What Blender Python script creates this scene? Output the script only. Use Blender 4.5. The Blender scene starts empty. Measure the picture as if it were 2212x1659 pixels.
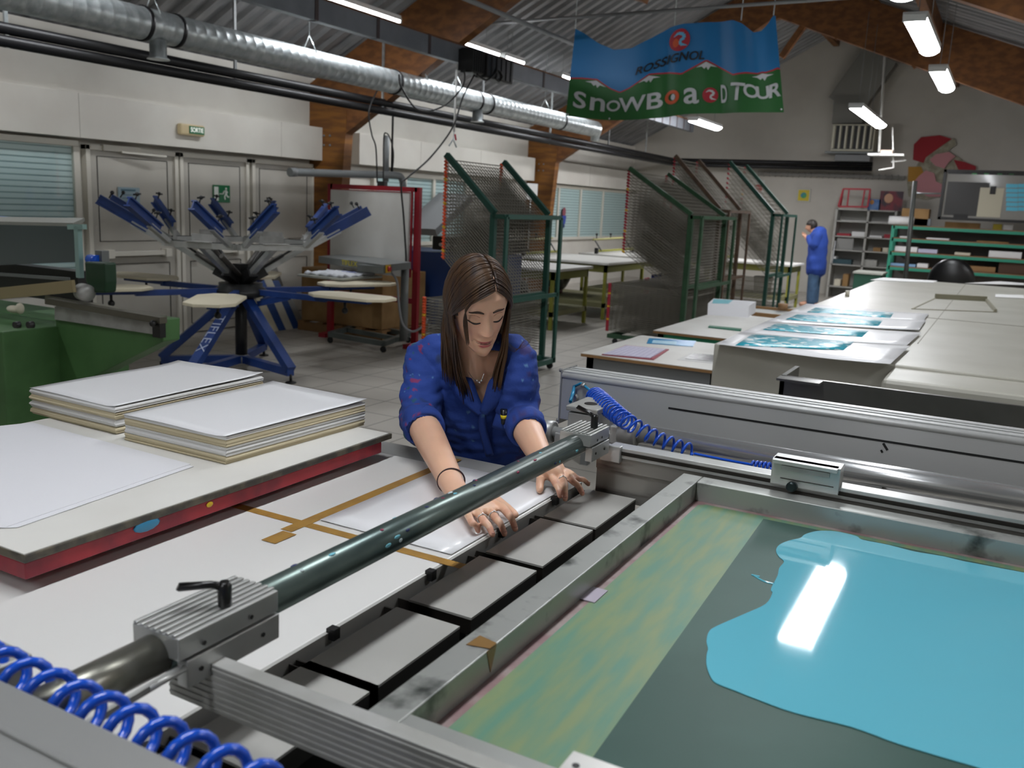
import bpy, bmesh, math, random
from mathutils import Vector, Matrix, Quaternion
import numpy as np
random.seed(7)
SC = bpy.context.scene
COL = SC.collection
# ------------------------------------------------------------------ camera, world, exposure
CAMH = 1.68
YAW, PIT, ROL, FPX = math.radians(28.12853), math.radians(11.36362), math.radians(2.76012), 1949.15
_f = Vector((math.cos(YAW)*math.cos(PIT), math.sin(YAW)*math.cos(PIT), -math.sin(PIT)))
_r0 = _f.cross(Vector((0, 0, 1))).normalized(); _u0 = _r0.cross(_f)
_r = _r0*math.cos(ROL) + _u0*math.sin(ROL); _u = -_r0*math.sin(ROL) + _u0*math.cos(ROL)
cam = bpy.data.cameras.new('camera'); camo = bpy.data.objects.new('camera', cam); COL.objects.link(camo)
cam.sensor_width = 36.0; cam.lens = FPX/2212*36; cam.clip_end = 100; cam.clip_start = 0.02
camo.matrix_world = Matrix(((_r.x, _u.x, -_f.x, 0), (_r.y, _u.y, -_f.y, 0), (_r.z, _u.z, -_f.z, CAMH), (0, 0, 0, 1)))
SC.camera = camo
cam.dof.use_dof = True; cam.dof.focus_distance = 2.15; cam.dof.aperture_fstop = 6.3
w = bpy.data.worlds.new('world'); SC.world = w; w.use_nodes = True
w.node_tree.nodes['Background'].inputs[0].default_value = (0.6, 0.75, 1, 1)
w.node_tree.nodes['Background'].inputs[1].default_value = 0.02
SC.view_settings.view_transform = 'Standard'; SC.view_settings.look = 'None'
SC.view_settings.gamma = 1; SC.view_settings.use_curve_mapping = False
SC.view_settings.exposure = 0.95
LAMP = 20.0         # radiance of the fluorescent diffusers
# real places read off along the camera's sight lines, onto planes of known height or distance
def ray(px, py): return _f*FPX + _r*(px-1106) - _u*(py-829.5)
def onz(px, py, z): d = ray(px, py); return Vector((0, 0, CAMH)) + d*((z-CAMH)/d.z)
def onx(px, py, x): d = ray(px, py); return Vector((0, 0, CAMH)) + d*(x/d.x)
def ony(px, py, y): d = ray(px, py); return Vector((0, 0, CAMH)) + d*(y/d.y)
# ------------------------------------------------------------------ materials
def lin(h):
    if not isinstance(h, str): return tuple(h)[:3]
    h = h.lstrip('#'); o = []
    for i in (0, 2, 4):
        v = int(h[i:i+2], 16)/255; o.append(v/12.92 if v < .04045 else ((v+.055)/1.055)**2.4)
    return tuple(o)
MATS = {}
def mat(name, col, rough=.5, metal=0., col2=None, nscale=8., nstretch=(1, 1, 1), namt=(.4, .6), emit=0, bump=0, coat=0, trans=0, rvar=0, sss=0, alpha=1, vcol=False, spec=.5, detail=4):
    if name in MATS: return MATS[name]
    m = bpy.data.materials.new(name); m.use_nodes = True; N = m.node_tree.nodes; L = m.node_tree.links
    b = N['Principled BSDF']
    c = lin(col); b.inputs['Base Color'].default_value = (*c, 1); b.inputs['Roughness'].default_value = rough; b.inputs['Metallic'].default_value = metal
    b.inputs['Specular IOR Level'].default_value = spec
    if coat: b.inputs['Coat Weight'].default_value = coat; b.inputs['Coat Roughness'].default_value = .05
    if trans: b.inputs['Transmission Weight'].default_value = trans
    if sss: b.inputs['Subsurface Weight'].default_value = sss; b.inputs['Subsurface Radius'].default_value = (.01, .004, .002); b.inputs['Subsurface Scale'].default_value = 1
    if emit: b.inputs['Emission Color'].default_value = (*c, 1); b.inputs['Emission Strength'].default_value = emit
    tc = N.new('ShaderNodeTexCoord'); mp = N.new('ShaderNodeMapping'); mp.inputs['Scale'].default_value = nstretch; L.new(tc.outputs['Object'], mp.inputs[0])
    nz = N.new('ShaderNodeTexNoise'); nz.inputs['Scale'].default_value = nscale; nz.inputs['Detail'].default_value = detail; L.new(mp.outputs[0], nz.inputs['Vector'])
    if vcol:
        a = N.new('ShaderNodeVertexColor'); a.layer_name = 'col'; L.new(a.outputs[0], b.inputs['Base Color'])
    elif col2 is not None:
        rp = N.new('ShaderNodeValToRGB'); rp.color_ramp.elements[0].position = namt[0]; rp.color_ramp.elements[1].position = namt[1]
        rp.color_ramp.elements[0].color = (*c, 1); rp.color_ramp.elements[1].color = (*lin(col2), 1)
        L.new(nz.outputs[0], rp.inputs[0]); L.new(rp.outputs[0], b.inputs['Base Color'])
    if rvar:
        mr = N.new('ShaderNodeMapRange'); mr.inputs['To Min'].default_value = max(.02, rough-rvar); mr.inputs['To Max'].default_value = rough+rvar
        L.new(nz.outputs[0], mr.inputs[0]); L.new(mr.outputs[0], b.inputs['Roughness'])
    if bump:
        bp = N.new('ShaderNodeBump'); bp.inputs['Strength'].default_value = bump; bp.inputs['Distance'].default_value = .01
        L.new(nz.outputs[0], bp.inputs['Height']); L.new(bp.outputs[0], b.inputs['Normal'])
    MATS[name] = m; return m
wallm = mat('wall_paint', '#d0cdc4', .75, col2='#c9c5bc', nscale=1.5, bump=.05)
wallend = mat('gable_paint', '#c2beb5', .8, col2='#bab6ad', nscale=1.2)
alu = mat('brushed_aluminium', '#c1c2c0', .36, .6, col2='#adafac', nscale=6, nstretch=(1, 1, 1), rvar=.06)
alud = mat('dull_aluminium', '#aaaaa7', .48, .4, col2='#989893', nscale=9, rvar=.1)
galv = mat('galvanised_steel', '#bcc2c2', .36, .6, col2='#a4abac', nscale=14, rvar=.08)
chrome = mat('polished_steel_tube', '#d4d6d7', .24, .8)
steel = mat('stainless_sheet', '#8f908d', .3, .95, col2='#80817e', nscale=3)
black = mat('black_plastic', '#141414', .45)
blackp = mat('black_pipe', '#161618', .4, .3)
rubber = mat('black_rubber', '#1b1b1c', .7)
white = mat('white_laminate', '#d3d2cd', .45, col2='#cccac4', nscale=2.5)
whitep = mat('white_coated_paper', '#e2e2e4', .28, coat=.15)
paper = mat('paper', '#dddddc', .6)
cream = mat('cream_paper_edges', '#cfc8b4', .8)
blue = mat('blue_enamel', '#203f80', .4, col2='#1a3670', nscale=5)
bluehose = mat('blue_hose', '#0f4ec2', .22, coat=.4)
red = mat('dark_red_enamel', '#8b1020', .45)
redt = mat('red_painted_edge', '#9d2530', .5, col2='#7d1c2c', nscale=12)
green = mat('green_machine_paint', '#436a3b', .55, col2='#3b6034', nscale=4)
greend = mat('dark_green_frame', '#1a453a', .5)
greeng = mat('grass_green_frame', '#22422a', .5, col2='#2b4e33', nscale=10)
teal = mat('teal_frame', '#2c8c72', .5)
tealt = mat('green_table_paint', '#2f9a72', .5)
yg = mat('olive_yellow_paint', '#8a8a35', .55)
brown = mat('rusty_frame', '#5a4534', .7, col2='#4b3a2d', nscale=15)
wire = mat('rack_wire', '#8e8a80', .5, .55)
wired = mat('old_rack_wire', '#7b776c', .6, .35)
orange = mat('orange_rubber_cap', '#e0552a', .5)
redcap = mat('red_rubber_cap', '#a01c30', .5)
yelcap = mat('yellow_rubber_cap', '#d9a41e', .5)
wood = mat('glulam_timber', '#8a5a1f', .6, col2='#6f441a', nscale=2.2, nstretch=(1, 1, 7))
woodd = mat('rafter_timber', '#7c4f26', .65, col2='#633c1c', nscale=2.2, nstretch=(1, 3, 6))
plywood = mat('plywood_edge', '#8c6a43', .7)
card = mat('cardboard', '#9b7a4e', .8, col2='#8d6d44', nscale=5)
shutter = mat('roller_shutter', '#d3dddc', .55)
def clear_glass():
    m = bpy.data.materials.new('window_glass'); m.use_nodes = True; N = m.node_tree.nodes; L = m.node_tree.links
    t = N.new('ShaderNodeBsdfTransparent'); t.inputs[0].default_value = (.93, .97, .97, 1); g = N.new('ShaderNodeBsdfGlossy'); g.inputs['Roughness'].default_value = .03
    mx = N.new('ShaderNodeMixShader'); mx.inputs[0].default_value = .06; L.new(t.outputs[0], mx.inputs[1]); L.new(g.outputs[0], mx.inputs[2]); L.new(mx.outputs[0], N['Material Output'].inputs[0])
    return m
glassy = clear_glass()
doorm = mat('door_panel', '#b9b5ab', .3, col2='#b2aea4', nscale=2)
framem = mat('window_frame', '#d0ccc0', .4)
lampm = mat('lamp_diffuser', '#f8fbff', .4, emit=LAMP)
lampl = mat('lamp_diffuser_tube', '#f8fbff', .4, emit=LAMP*1.0)
lampf = mat('lamp_diffuser_far', '#fbfbff', .4, emit=LAMP*2.2)
grey = mat('grey_steel', '#77797a', .5, .1)
greyl = mat('grey_metal', '#6f7372', .4, .4)
# ------------------------------------------------------------------ mesh builder
class M:
    def __init__(s): s.bm = bmesh.new(); s.mi = 0
    def face(s, vs):
        try:
            f = s.bm.faces.new(vs); f.material_index = s.mi; return f
        except ValueError: return None
    def hexa(s, P):
        v = [s.bm.verts.new(p) for p in P]
        for q in ((0, 3, 2, 1), (4, 5, 6, 7), (0, 1, 5, 4), (1, 2, 6, 5), (2, 3, 7, 6), (3, 0, 4, 7)): s.face([v[i] for i in q])
        return s
    def box(s, x0, y0, z0, x1, y1, z1, mi=None):
        if mi is not None: s.mi = mi
        x0, x1 = sorted((x0, x1)); y0, y1 = sorted((y0, y1)); z0, z1 = sorted((z0, z1))
        return s.hexa([(x0, y0, z0), (x1, y0, z0), (x1, y1, z0), (x0, y1, z0), (x0, y0, z1), (x1, y0, z1), (x1, y1, z1), (x0, y1, z1)])
    def bar(s, p, q, w, h, up=(0, 0, 1), mi=None):
        if mi is not None: s.mi = mi
        p = Vector(p); q = Vector(q); d = (q-p).normalized(); up = Vector(up)
        if abs(d.dot(up)) > .98: up = Vector((1, 0, 0))
        sd = d.cross(up).normalized(); uu = sd.cross(d)
        a = sd*w/2; b = uu*h/2
        return s.hexa([p-a-b, p+a-b, p+a+b, p-a+b, q-a-b, q+a-b, q+a+b, q-a+b])
    def tube(s, pts, r, seg=12, mi=None, cap=True, flat=1., closed=False):
        if mi is not None: s.mi = mi
        pts = [Vector(p) for p in pts]; n = len(pts)
        rs = r if isinstance(r, (list, tuple)) else [r]*n
        rings = []; ref = None
        for i, p in enumerate(pts):
            if closed: d = pts[(i+1) % n]-pts[i-1]
            else: d = pts[min(i+1, n-1)]-pts[max(i-1, 0)]
            if d.length < 1e-9: d = Vector((0, 0, 1))
            d.normalize()
            if ref is None:
                ref = Vector((0, 0, 1)) if abs(d.z) < .9 else Vector((1, 0, 0))
            a = (ref - d*ref.dot(d)).normalized(); b = d.cross(a); ref = a
            rings.append([s.bm.verts.new(p + (a*math.cos(t)*flat + b*math.sin(t))*rs[i]) for t in [2*math.pi*k/seg for k in range(seg)]])
        m = n if closed else n-1
        for i in range(m):
            A = rings[i]; B = rings[(i+1) % n]
            for k in range(seg):
                f = s.face([A[k], A[(k+1) % seg], B[(k+1) % seg], B[k]])
                if f: f.smooth = True
        if cap and not closed: s.face(rings[0][::-1]); s.face(rings[-1])
        return s
    def cyl(s, p, q, r, seg=20, mi=None, r2=None):
        return s.tube([p, q], [r, r if r2 is None else r2], seg, mi)
    def prism(s, poly, ext, mi=None):
        """poly: list of 3-D points in a plane, ext: extrusion vector"""
        if mi is not None: s.mi = mi
        e = Vector(ext); A = [s.bm.verts.new(Vector(p)) for p in poly]; B = [s.bm.verts.new(Vector(p)+e) for p in poly]
        s.face(A[::-1]); s.face(B); n = len(A)
        for i in range(n): s.face([A[i], A[(i+1) % n], B[(i+1) % n], B[i]])
        return s
    def lathe(s, c, prof, seg=24, mi=None, axis=(0, 0, 1)):
        """prof: (radius, height) pairs along the axis from c"""
        if mi is not None: s.mi = mi
        c = Vector(c); ax = Vector(axis).normalized(); a = Vector((1, 0, 0)) if abs(ax.x) < .9 else Vector((0, 1, 0)); a = (a-ax*a.dot(ax)).normalized(); b = ax.cross(a)
        R = [[s.bm.verts.new(c+ax*h+(a*math.cos(2*math.pi*k/seg)+b*math.sin(2*math.pi*k/seg))*max(r, 1e-4)) for k in range(seg)] for r, h in prof]
        for i in range(len(R)-1):
            for k in range(seg):
                f = s.face([R[i][k], R[i][(k+1) % seg], R[i+1][(k+1) % seg], R[i+1][k]])
                if f: f.smooth = True
        s.face(R[0][::-1]); s.face(R[-1]); return s
    def ball(s, c, r, mi=None, seg=12, sc=(1, 1, 1)):
        if mi is not None: s.mi = mi
        c = Vector(c); n = seg//2
        R = []
        for i in range(n+1):
            t = math.pi*i/n; rr = max(math.sin(t), 1e-3)
            R.append([s.bm.verts.new((c.x+r*sc[0]*rr*math.cos(2*math.pi*k/seg), c.y+r*sc[1]*rr*math.sin(2*math.pi*k/seg), c.z-r*sc[2]*math.cos(t))) for k in range(seg)])
        for i in range(n):
            for k in range(seg):
                f = s.face([R[i][k], R[i][(k+1) % seg], R[i+1][(k+1) % seg], R[i+1][k]])
                if f: f.smooth = True
        s.face(R[0][::-1]); s.face(R[-1]); return s
    def grid(s, P, mi=None, thick=0, smooth=True):
        """P[i][j] grid of points; a sheet with optional thickness along its normal"""
        if mi is not None: s.mi = mi
        V = [[s.bm.verts.new(p) for p in row] for row in P]
        for i in range(len(V)-1):
            for j in range(len(V[0])-1):
                f = s.face([V[i][j], V[i+1][j], V[i+1][j+1], V[i][j+1]])
                if f: f.smooth = smooth
        return s
    def build(s, name, mats, parent=None, bevel=0, local=False, solid=0, auto=False, recalc=True):
        if not isinstance(mats, (list, tuple)): mats = [mats]
        if recalc: bmesh.ops.recalc_face_normals(s.bm, faces=s.bm.faces)
        me = bpy.data.meshes.new(name)
        if parent is not None and not local:
            o = OFF[parent.name]
            bmesh.ops.translate(s.bm, verts=s.bm.verts, vec=-o)
        s.bm.to_mesh(me); s.bm.free()
        for m in mats: me.materials.append(m)
        ob = bpy.data.objects.new(name, me); COL.objects.link(ob)
        OFF[ob.name] = OFF[parent.name].copy() if parent is not None else Vector((0, 0, 0))
        if parent is not None: ob.parent = parent
        if solid:
            so = ob.modifiers.new('thickness', 'SOLIDIFY'); so.thickness = solid; so.offset = 0
        if bevel:
            bv = ob.modifiers.new('bevel', 'BEVEL'); bv.width = bevel; bv.segments = 2; bv.limit_method = 'ANGLE'; bv.angle_limit = .7
            bv.harden_normals = False
        return ob
OFF = {}
def thing(name, label, cat, loc=(0, 0, 0), group=None):
    o = bpy.data.objects.new(name, None); COL.objects.link(o); o.location = loc; o.empty_display_size = .1
    OFF[o.name] = Vector(loc); o['label'] = label; o['category'] = cat
    if group: o['group'] = group
    return o
def tag(o, label, cat, group=None, kind=None):
    o['label'] = label; o['category'] = cat
    if group: o['group'] = group
    if kind: o['kind'] = kind
    return o
def struct(o): o['kind'] = 'structure'; return o
def dup(root, loc=None, label=None, group=None, rz=None):
    r = root.copy(); COL.objects.link(r)
    if loc is not None: r.location = loc
    if rz is not None: r.rotation_euler = (0, 0, rz)
    if label: r['label'] = label
    if group: r['group'] = group
    for ch in list(root.children):
        c = ch.copy(); COL.objects.link(c); c.parent = r
        for g in list(ch.children):
            d = g.copy(); COL.objects.link(d); d.parent = c
    return r
def textmesh(body, size, extrude=0.0, shear=0, bold=0, sx=1, align='CENTER'):
    cu = bpy.data.curves.new('t', 'FONT'); cu.body = body; cu.size = size; cu.extrude = extrude; cu.shear = shear; cu.offset = bold
    cu.align_x = align; cu.align_y = 'CENTER'; cu.resolution_u = 4
    ob = bpy.data.objects.new('t', cu); COL.objects.link(ob)
    dg = bpy.context.evaluated_depsgraph_get(); me = bpy.data.meshes.new_from_object(ob.evaluated_get(dg))
    bm = bmesh.new(); bm.from_mesh(me); bpy.data.objects.remove(ob); bpy.data.curves.remove(cu); bpy.data.meshes.remove(me)
    for v in bm.verts: v.co.x *= sx
    return bm
def place_text(body, size, origin, right, up, name, m, parent=None, extrude=.001, **k):
    bm = textmesh(body, size, extrude, **k); r = Vector(right).normalized(); u = Vector(up).normalized(); n = r.cross(u); o = Vector(origin)
    for v in bm.verts: v.co = o + r*v.co.x + u*v.co.y + n*v.co.z
    b = M(); b.bm.free(); b.bm = bm
    return b.build(name, m, parent)
def ell(c, a, b, n=24, ax=(0, 1, 0), ay=(0, 0, 1)):
    c = Vector(c); ax = Vector(ax); ay = Vector(ay)
    return [c + ax*a*math.cos(2*math.pi*k/n) + ay*b*math.sin(2*math.pi*k/n) for k in range(n)]
# ------------------------------------------------------------------ the room
XE = 21.3; YL = 8.3; YR = -3.0; XB = -4.0; EAVE = 3.1; RY = 3.85; RZ = 5.58
def tile_mat():
    m = bpy.data.materials.new('floor_tiles'); m.use_nodes = True; N = m.node_tree.nodes; L = m.node_tree.links; b = N['Principled BSDF']
    tc = N.new('ShaderNodeTexCoord'); br = N.new('ShaderNodeTexBrick'); br.offset = 0; br.inputs['Scale'].default_value = 1
    br.inputs['Brick Width'].default_value = .4; br.inputs['Row Height'].default_value = .4; br.inputs['Mortar Size'].default_value = .006
    br.inputs['Color1'].default_value = (*lin('#b3aea5'), 1); br.inputs['Color2'].default_value = (*lin('#aca79e'), 1); br.inputs['Mortar'].default_value = (*lin('#68635c'), 1)
    L.new(tc.outputs['Object'], br.inputs['Vector']); nz = N.new('ShaderNodeTexNoise'); nz.inputs['Scale'].default_value = 1.3; nz.inputs['Detail'].default_value = 6
    L.new(tc.outputs['Object'], nz.inputs['Vector'])
    mx = N.new('ShaderNodeMixRGB'); mx.blend_type = 'MULTIPLY'; mx.inputs[0].default_value = .35; rp = N.new('ShaderNodeValToRGB'); rp.color_ramp.elements[0].color = (.7, .69, .67, 1); rp.color_ramp.elements[1].position = .7
    L.new(nz.outputs[0], rp.inputs[0]); L.new(br.outputs[0], mx.inputs[1]); L.new(rp.outputs[0], mx.inputs[2]); L.new(mx.outputs[0], b.inputs['Base Color']); b.inputs['Roughness'].default_value = .42
    return m
struct(M().box(XB, YR, -.1, XE, YL, 0).build('floor', tile_mat()))
struct(M().box(XB, YL, 0, XE, YL+.2, EAVE+.05).build('wall_left', wallm))
struct(M().box(XB, YR-.2, 0, XE, YR, EAVE+.05).build('wall_right', wallm))
for nm, x in (('wall_end', XE), ('wall_back', XB-.2)):
    b = M(); b.prism([(x, YL+.2, 0), (x, YR-.2, 0), (x, YR-.2, EAVE), (x, RY, RZ+.1), (x, YL+.2, EAVE)], (.2, 0, 0))
    struct(b.build(nm, wallend if x > 0 else wallm))
def deck(name, ye, ze, yr, zr):
    b = M(); x = XB; prof = []
    while x < XE:
        prof += [(x, 0), (x+.10, 0), (x+.125, .05), (x+.225, .05)]; x += .25
    prof.append((XE, 0))
    d = Vector((0, yr-ye, zr-ze)); n = Vector((0, -(zr-ze), yr-ye)).normalized(); n = n if n.z > 0 else -n
    for (xa, ha), (xb, hb) in zip(prof[:-1], prof[1:]):
        p0 = Vector((xa, ye, ze))+n*ha; p1 = Vector((xb, ye, ze))+n*hb
        V = [b.bm.verts.new(p) for p in (p0, p1, p1+d, p0+d)]; b.face(V)
    return struct(b.build(name, mat('roof_deck_metal', '#8d8d8e', .45, .2, col2='#77787a', nscale=3, nstretch=(2, .4, 1)), recalc=False))
deck('ceiling', YL+.2, EAVE-.0, RY, RZ)
deck('ceiling', YR-.2, EAVE, RY, RZ)
# fascia boxes over the doors and windows of each bay (their fronts 12 cm proud of the wall)
for i, (x0, x1) in enumerate(((-3.5, 9.72), (10.3, 15.62), (16.4, 21.3))):
    b = M(); b.box(x0, YL-.22, 2.10, x1, YL, 2.52)
    for xs in (3.0, 5.95, 8.75, 11.8, 13.6, 18.2):
        if x0 < xs < x1-.1: b.box(xs, YL-.222, 2.10, xs+.006, YL-.2, 2.52, mi=1)  # thin darker strips mark the panel joints
    struct(b.build('trim_%d' % (i+1), [wallm, mat('fascia_joint_gap', '#9a968c', .8)], bevel=.003))
def window(n, x0, x1, z0, z1, panes, shut=True):
    root = bpy.data.objects.new('window_%d' % n, None); COL.objects.link(root); struct(root); OFF[root.name] = Vector((x0, YL, z0)); root.location = (x0, YL, z0)
    b = M(); y0 = YL-.07; y1 = YL
    b.box(x0-.06, y0, z0-.06, x1+.06, y1, z0); b.box(x0-.06, y0, z1, x1+.06, y1, z1+.06)
    for x in [x0-.06]+panes+[x1]: b.box(x, y0, z0, x+.07, y1, z1)
    b.build('window_frame', framem, root, bevel=.004)
    s = M(); z = z0
    while z < z1-.001:
        s.box(x0, YL-.034, z, x1, YL-.012, min(z+.042, z1), mi=0); s.box(x0, YL-.03, z+.042, x1, YL-.022, min(z+.056, z1), mi=1); z += .056
    s.build('roller_shutter', [shutter, mat('shutter_groove_shade', '#93a5a6', .7)], root)  # darker groove colour stands in for the shade between slats
    g = M(); g.box(x0, YL-.055, z0, x1, YL-.05, z1); g.build('pane', glassy, root)
window(1, 4.0, 5.98, .72, 2.02, [5.0])
window(2, 10.9, 13.4, 1.0, 1.98, [11.6, 12.4])
window(3, 16.5, 20.9, 1.02, 2.02, [17.03, 18.12, 19.35])
# double exit door and a side door on the left wall
def door(n, x0, x1, bar=True, z1=2.0):
    root = bpy.data.objects.new('door_%d' % n, None); COL.objects.link(root); struct(root); OFF[root.name] = Vector((x0, YL, 0)); root.location = (x0, YL, 0)
    b = M(); b.box(x0, YL-.05, 0.02, x1, YL, z1); b.build('door_leaf', doorm, root)
    f = M(); f.box(x0-.05, YL-.08, 0, x0, YL, z1+.05); f.box(x1, YL-.08, 0, x1+.05, YL, z1+.05); f.box(x0-.05, YL-.08, z1, x1+.05, YL, z1+.05)
    f.build('door_frame', framem, root, bevel=.004)
    g = M()
    w_ = .006
    for (a, c, d, e) in ((x0+.09, .12, x1-.09, .84), (x0+.09, 1.08, x1-.09, z1-.06)):
        g.box(a, YL-.056, c, d, YL-.045, c+w_); g.box(a, YL-.056, e, d, YL-.045, e+w_); g.box(a, YL-.056, c, a+w_, YL-.045, e); g.box(d, YL-.056, c, d+w_, YL-.045, e)
    g.build('seal', black, root)
    if bar:
        h = M(); h.box(x0+.12, YL-.12, .93, x1-.12, YL-.08, .98); h.box(x0+.12, YL-.14, .91, x0+.2, YL-.05, 1.0); h.box(x1-.2, YL-.14, .91, x1-.12, YL-.05, 1.0)
        h.build('panic_bar', framem, root, bevel=.004)
door(1, 6.16, 7.22); door(2, 7.34, 8.3); door(3, 8.45, 9.5, bar=False)
b = M(); b.box(6.3, YL-.1, 2.0, 6.75, YL-.05, 2.06); b.bar((6.5, YL-.12, 2.0), (7.0, YL-.2, 1.99), .02, .02)
tag(b.build('door_closer', framem), 'grey door closer on top of the door beside the shuttered window', 'door closer')
# glulam portal frames
def portal(X, label, extra=()):
    root = thing('timber_portal_frame', label, 'timber frame', (X, YL, 0), None)
    b = M(); b.prism([(X-.08, YL, 0), (X-.08, YL-.42, 0), (X-.08, YL-.62, 2.75), (X-.08, YL, 2.95)], (.16, 0, 0)); b.build('post', wood, root)
    sl = (RZ-EAVE)/(YL-RY)
    b = M(); b.prism([(X-.074, YL, 2.25), (X-.074, YL-.55, 2.42), (X-.074, RY, EAVE+sl*(YL-RY)-.72), (X-.074, RY, RZ-.02), (X-.074, YL, EAVE-.02)], (.148, 0, 0)); b.build('rafter', woodd, root)
    sr = (RZ-EAVE)/(RY-YR)
    b = M(); b.prism([(X-.068, YR, 2.25), (X-.068, YR+.6, 2.5), (X-.068, RY, RZ-.72), (X-.068, RY, RZ-.02), (X-.068, YR, EAVE-.02)], (.136, 0, 0)); b.build('rafter', woodd, root)
    b = M(); b.prism([(X-.08, YR, 0), (X-.08, YR+.42, 0), (X-.08, YR+.6, 2.6), (X-.08, YR, 2.95)], (.16, 0, 0)); b.build('post', wood, root)
    for (p, q, w_) in extra:
        b = M(); b.bar(p, q, .10, w_, up=(1, 0, 0)); b.build('strut', woodd, root)
    bo = M()
    for k in range(6): bo.ball((X-.085, YL-.15-.1*(k % 3), 2.3+.12*(k//3)), .016, seg=8)
    bo.build('bolts', grey, root)
    return root
portal(3.5, 'timber portal frame nearest the camera, post mostly left of the photo')
P2 = lambda x, y, X=15.8: onx(x, y, X)
portal(9.6, 'timber portal frame with the post beside the red framed white board', [(onx(880, 150, 9.6), onx(925, -20, 9.6), .08), (onx(1317, -30, 9.6), onx(1395, -5, 9.6), .2)])
portal(15.8, 'timber portal frame with the post left of the figure decorated window', [
    (P2(1770, 8), P2(1688, 124), .09), (P2(1770, 15), P2(1560, 62), .12), (P2(1770, 10), P2(1812, 82), .12), (P2(1780, 15), P2(1990, 140), .12),
    (P2(1318, 108), P2(1376, 40), .09), (P2(1310, -15), P2(1440, 62), .26), (P2(1890, 0), P2(1925, 62), .08), (P2(1955, 100), P2(1980, 145), .1)])
# purlin beams along the length, under the deck
for i, (y, lab) in enumerate(((RY, 'timber ridge beam along the roof apex'), (1.4, 'timber purlin under the right roof slope, nearer the ridge'), (-.9, 'timber purlin low on the right roof slope'))):
    z = RZ - (RZ-EAVE)/(RY-YR)*(RY-y) if y < RY else RZ
    tag(M().box(XB, y-.06, z-.27, XE, y+.06, z-.03).build('timber_purlin', woodd), lab, 'beam')
# ------------------------------------------------------------------ services under the roof
def wire_rod(p, q, r=.006): return M().cyl(p, q, r, 8)
DY, DZ, DR = 6.6, 3.0, .132
root = thing('ventilation_duct', 'long round galvanised ventilation duct hanging along the left side of the hall', 'duct', (5, DY, DZ))
b = M(); prof = []; x = -4.0
while x < 14.85: prof += [(DR, x+4), (DR, x+.105+4), (DR+.0014, x+.11+4), (DR+.0014, x+.116+4)]; x += .12
b.lathe((-4.0, DY, DZ), prof, 32, axis=(1, 0, 0)); b.build('duct_pipe', galv, root, recalc=True)
e = M(); pts = [(14.85+.13*math.sin(t), DY, DZ-.13+.13*math.cos(t)) for t in [k*math.pi/16 for k in range(9)]]
e.tube([(14.85, DY, DZ)]+pts[1:]+[(14.98, DY, DZ-.2)], [DR, DR, DR, DR, DR*.95, DR*.9, DR*.8, DR*.7, DR*.6, DR*.6], 24); e.build('end_elbow', galv, root)
for px in (308, 378, 850, 1026, 1050, 1208):
    xx = ony(px, 60+.24*(px-320), DY).x
    M().lathe((xx-.02, DY, DZ), [(DR+.001, 0), (DR+.012, .005), (DR+.012, .035), (DR+.001, .04)], 32, axis=(1, 0, 0)).build('clamp_band', blackp if px > 300 else galv, root)
for px in (335, 1028):
    xx = ony(px, 60+.24*(px-320), DY).x
    M().lathe((xx, DY-.03, DZ-.27), [(.095, 0), (.085, .012), (.07, .02), (.07, .16)], 24).build('air_outlet', galv, root)
for px in (330, 668, 910, 985, 1175):
    xx = ony(px, 60+.24*(px-320), DY).x
    b = M(); b.cyl((xx, DY, DZ+.26), (xx, DY, 3.92), .004, 6); b.cyl((xx, DY, DZ+.26), (xx, DY-.1, DZ+.09), .006, 6); b.cyl((xx, DY, DZ+.26), (xx, DY+.1, DZ+.09), .006, 6); b.build('hanger', galv, root)
root = thing('heating_pipes', 'pair of black heating pipes running along the left wall and turning at the far end', 'pipes', (5, 7.1, 2.75))
for z in (2.727, 2.824):
    k = (z-2.75)*.5
    b = M(); a = [(-4, 7.1, z), (20.55, 7.1, z)] + [(20.55+.22*math.sin(t), 7.1-.22*(1-math.cos(t)), z) for t in (.4, .8, 1.2, 1.57)] + [(20.77, 2.75, z)]
    b.tube(a, .047, 14); b.build('pipe', blackp, root)
for i, (px, py) in enumerate(((12, 40), (508, 150), (827, 190), (1042, 240), (1190, 262), (1315, 300), (1395, 320))):
    q = ony(px, py, 7.1); top = EAVE+.557*(YL-7.1)
    b = M(); b.box(q.x-.015, 7.09, 2.68, q.x+.015, 7.11, top); b.build('pipe_hanger', grey if i % 2 else galv, root)
q = ony(858, 200, 7.1); tag(M().cyl((q.x, 7.16, 2.0), (q.x, 7.16, 3.7), .014, 10).build('drop_pipe', blackp), 'thin black vertical pipe hanging down behind the red framed white board', 'pipe')
# grey cable trunking with black straps
TY, TZ = 6.05, 3.27
root = thing('cable_trunking', 'grey metal trunking with dark straps slung under the roof beside the lamps', 'trunking', (8, TY, TZ))
M().box(-4, TY-.05, TZ, 18.6, TY+.05, TZ+.2).build('channel', mat('trunking_metal', '#70747a', .5, .3, col2='#666a70', nscale=3), root, bevel=.004)
b = M(); x = -3.5
while x < 18.5: b.box(x, TY-.056, TZ+.0, x+.05, TY+.056, TZ+.206); x += .95 if x < 14 else .42
b.build('straps', mat('dark_strap', '#3b3030', .6), root)
b = M(); b.box(-4, TY-.02, TZ+.205, 18.6, TY+.07, TZ+.23); b.build('timber_batten', woodd, root)
tag(M().cyl((-4, 5.35, 3.75), (18, 5.35, 3.75), .028, 10).build('steel_rail', grey), 'thin grey steel rail running above the left row of lamps', 'rail')
tag(M().cyl(onx(985, 56, 10.5), onx(1900, -10, 10.5), .02, 10).build('banner_rail', grey), 'thin grey bar crossing the hall above the banner', 'rail')
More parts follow.
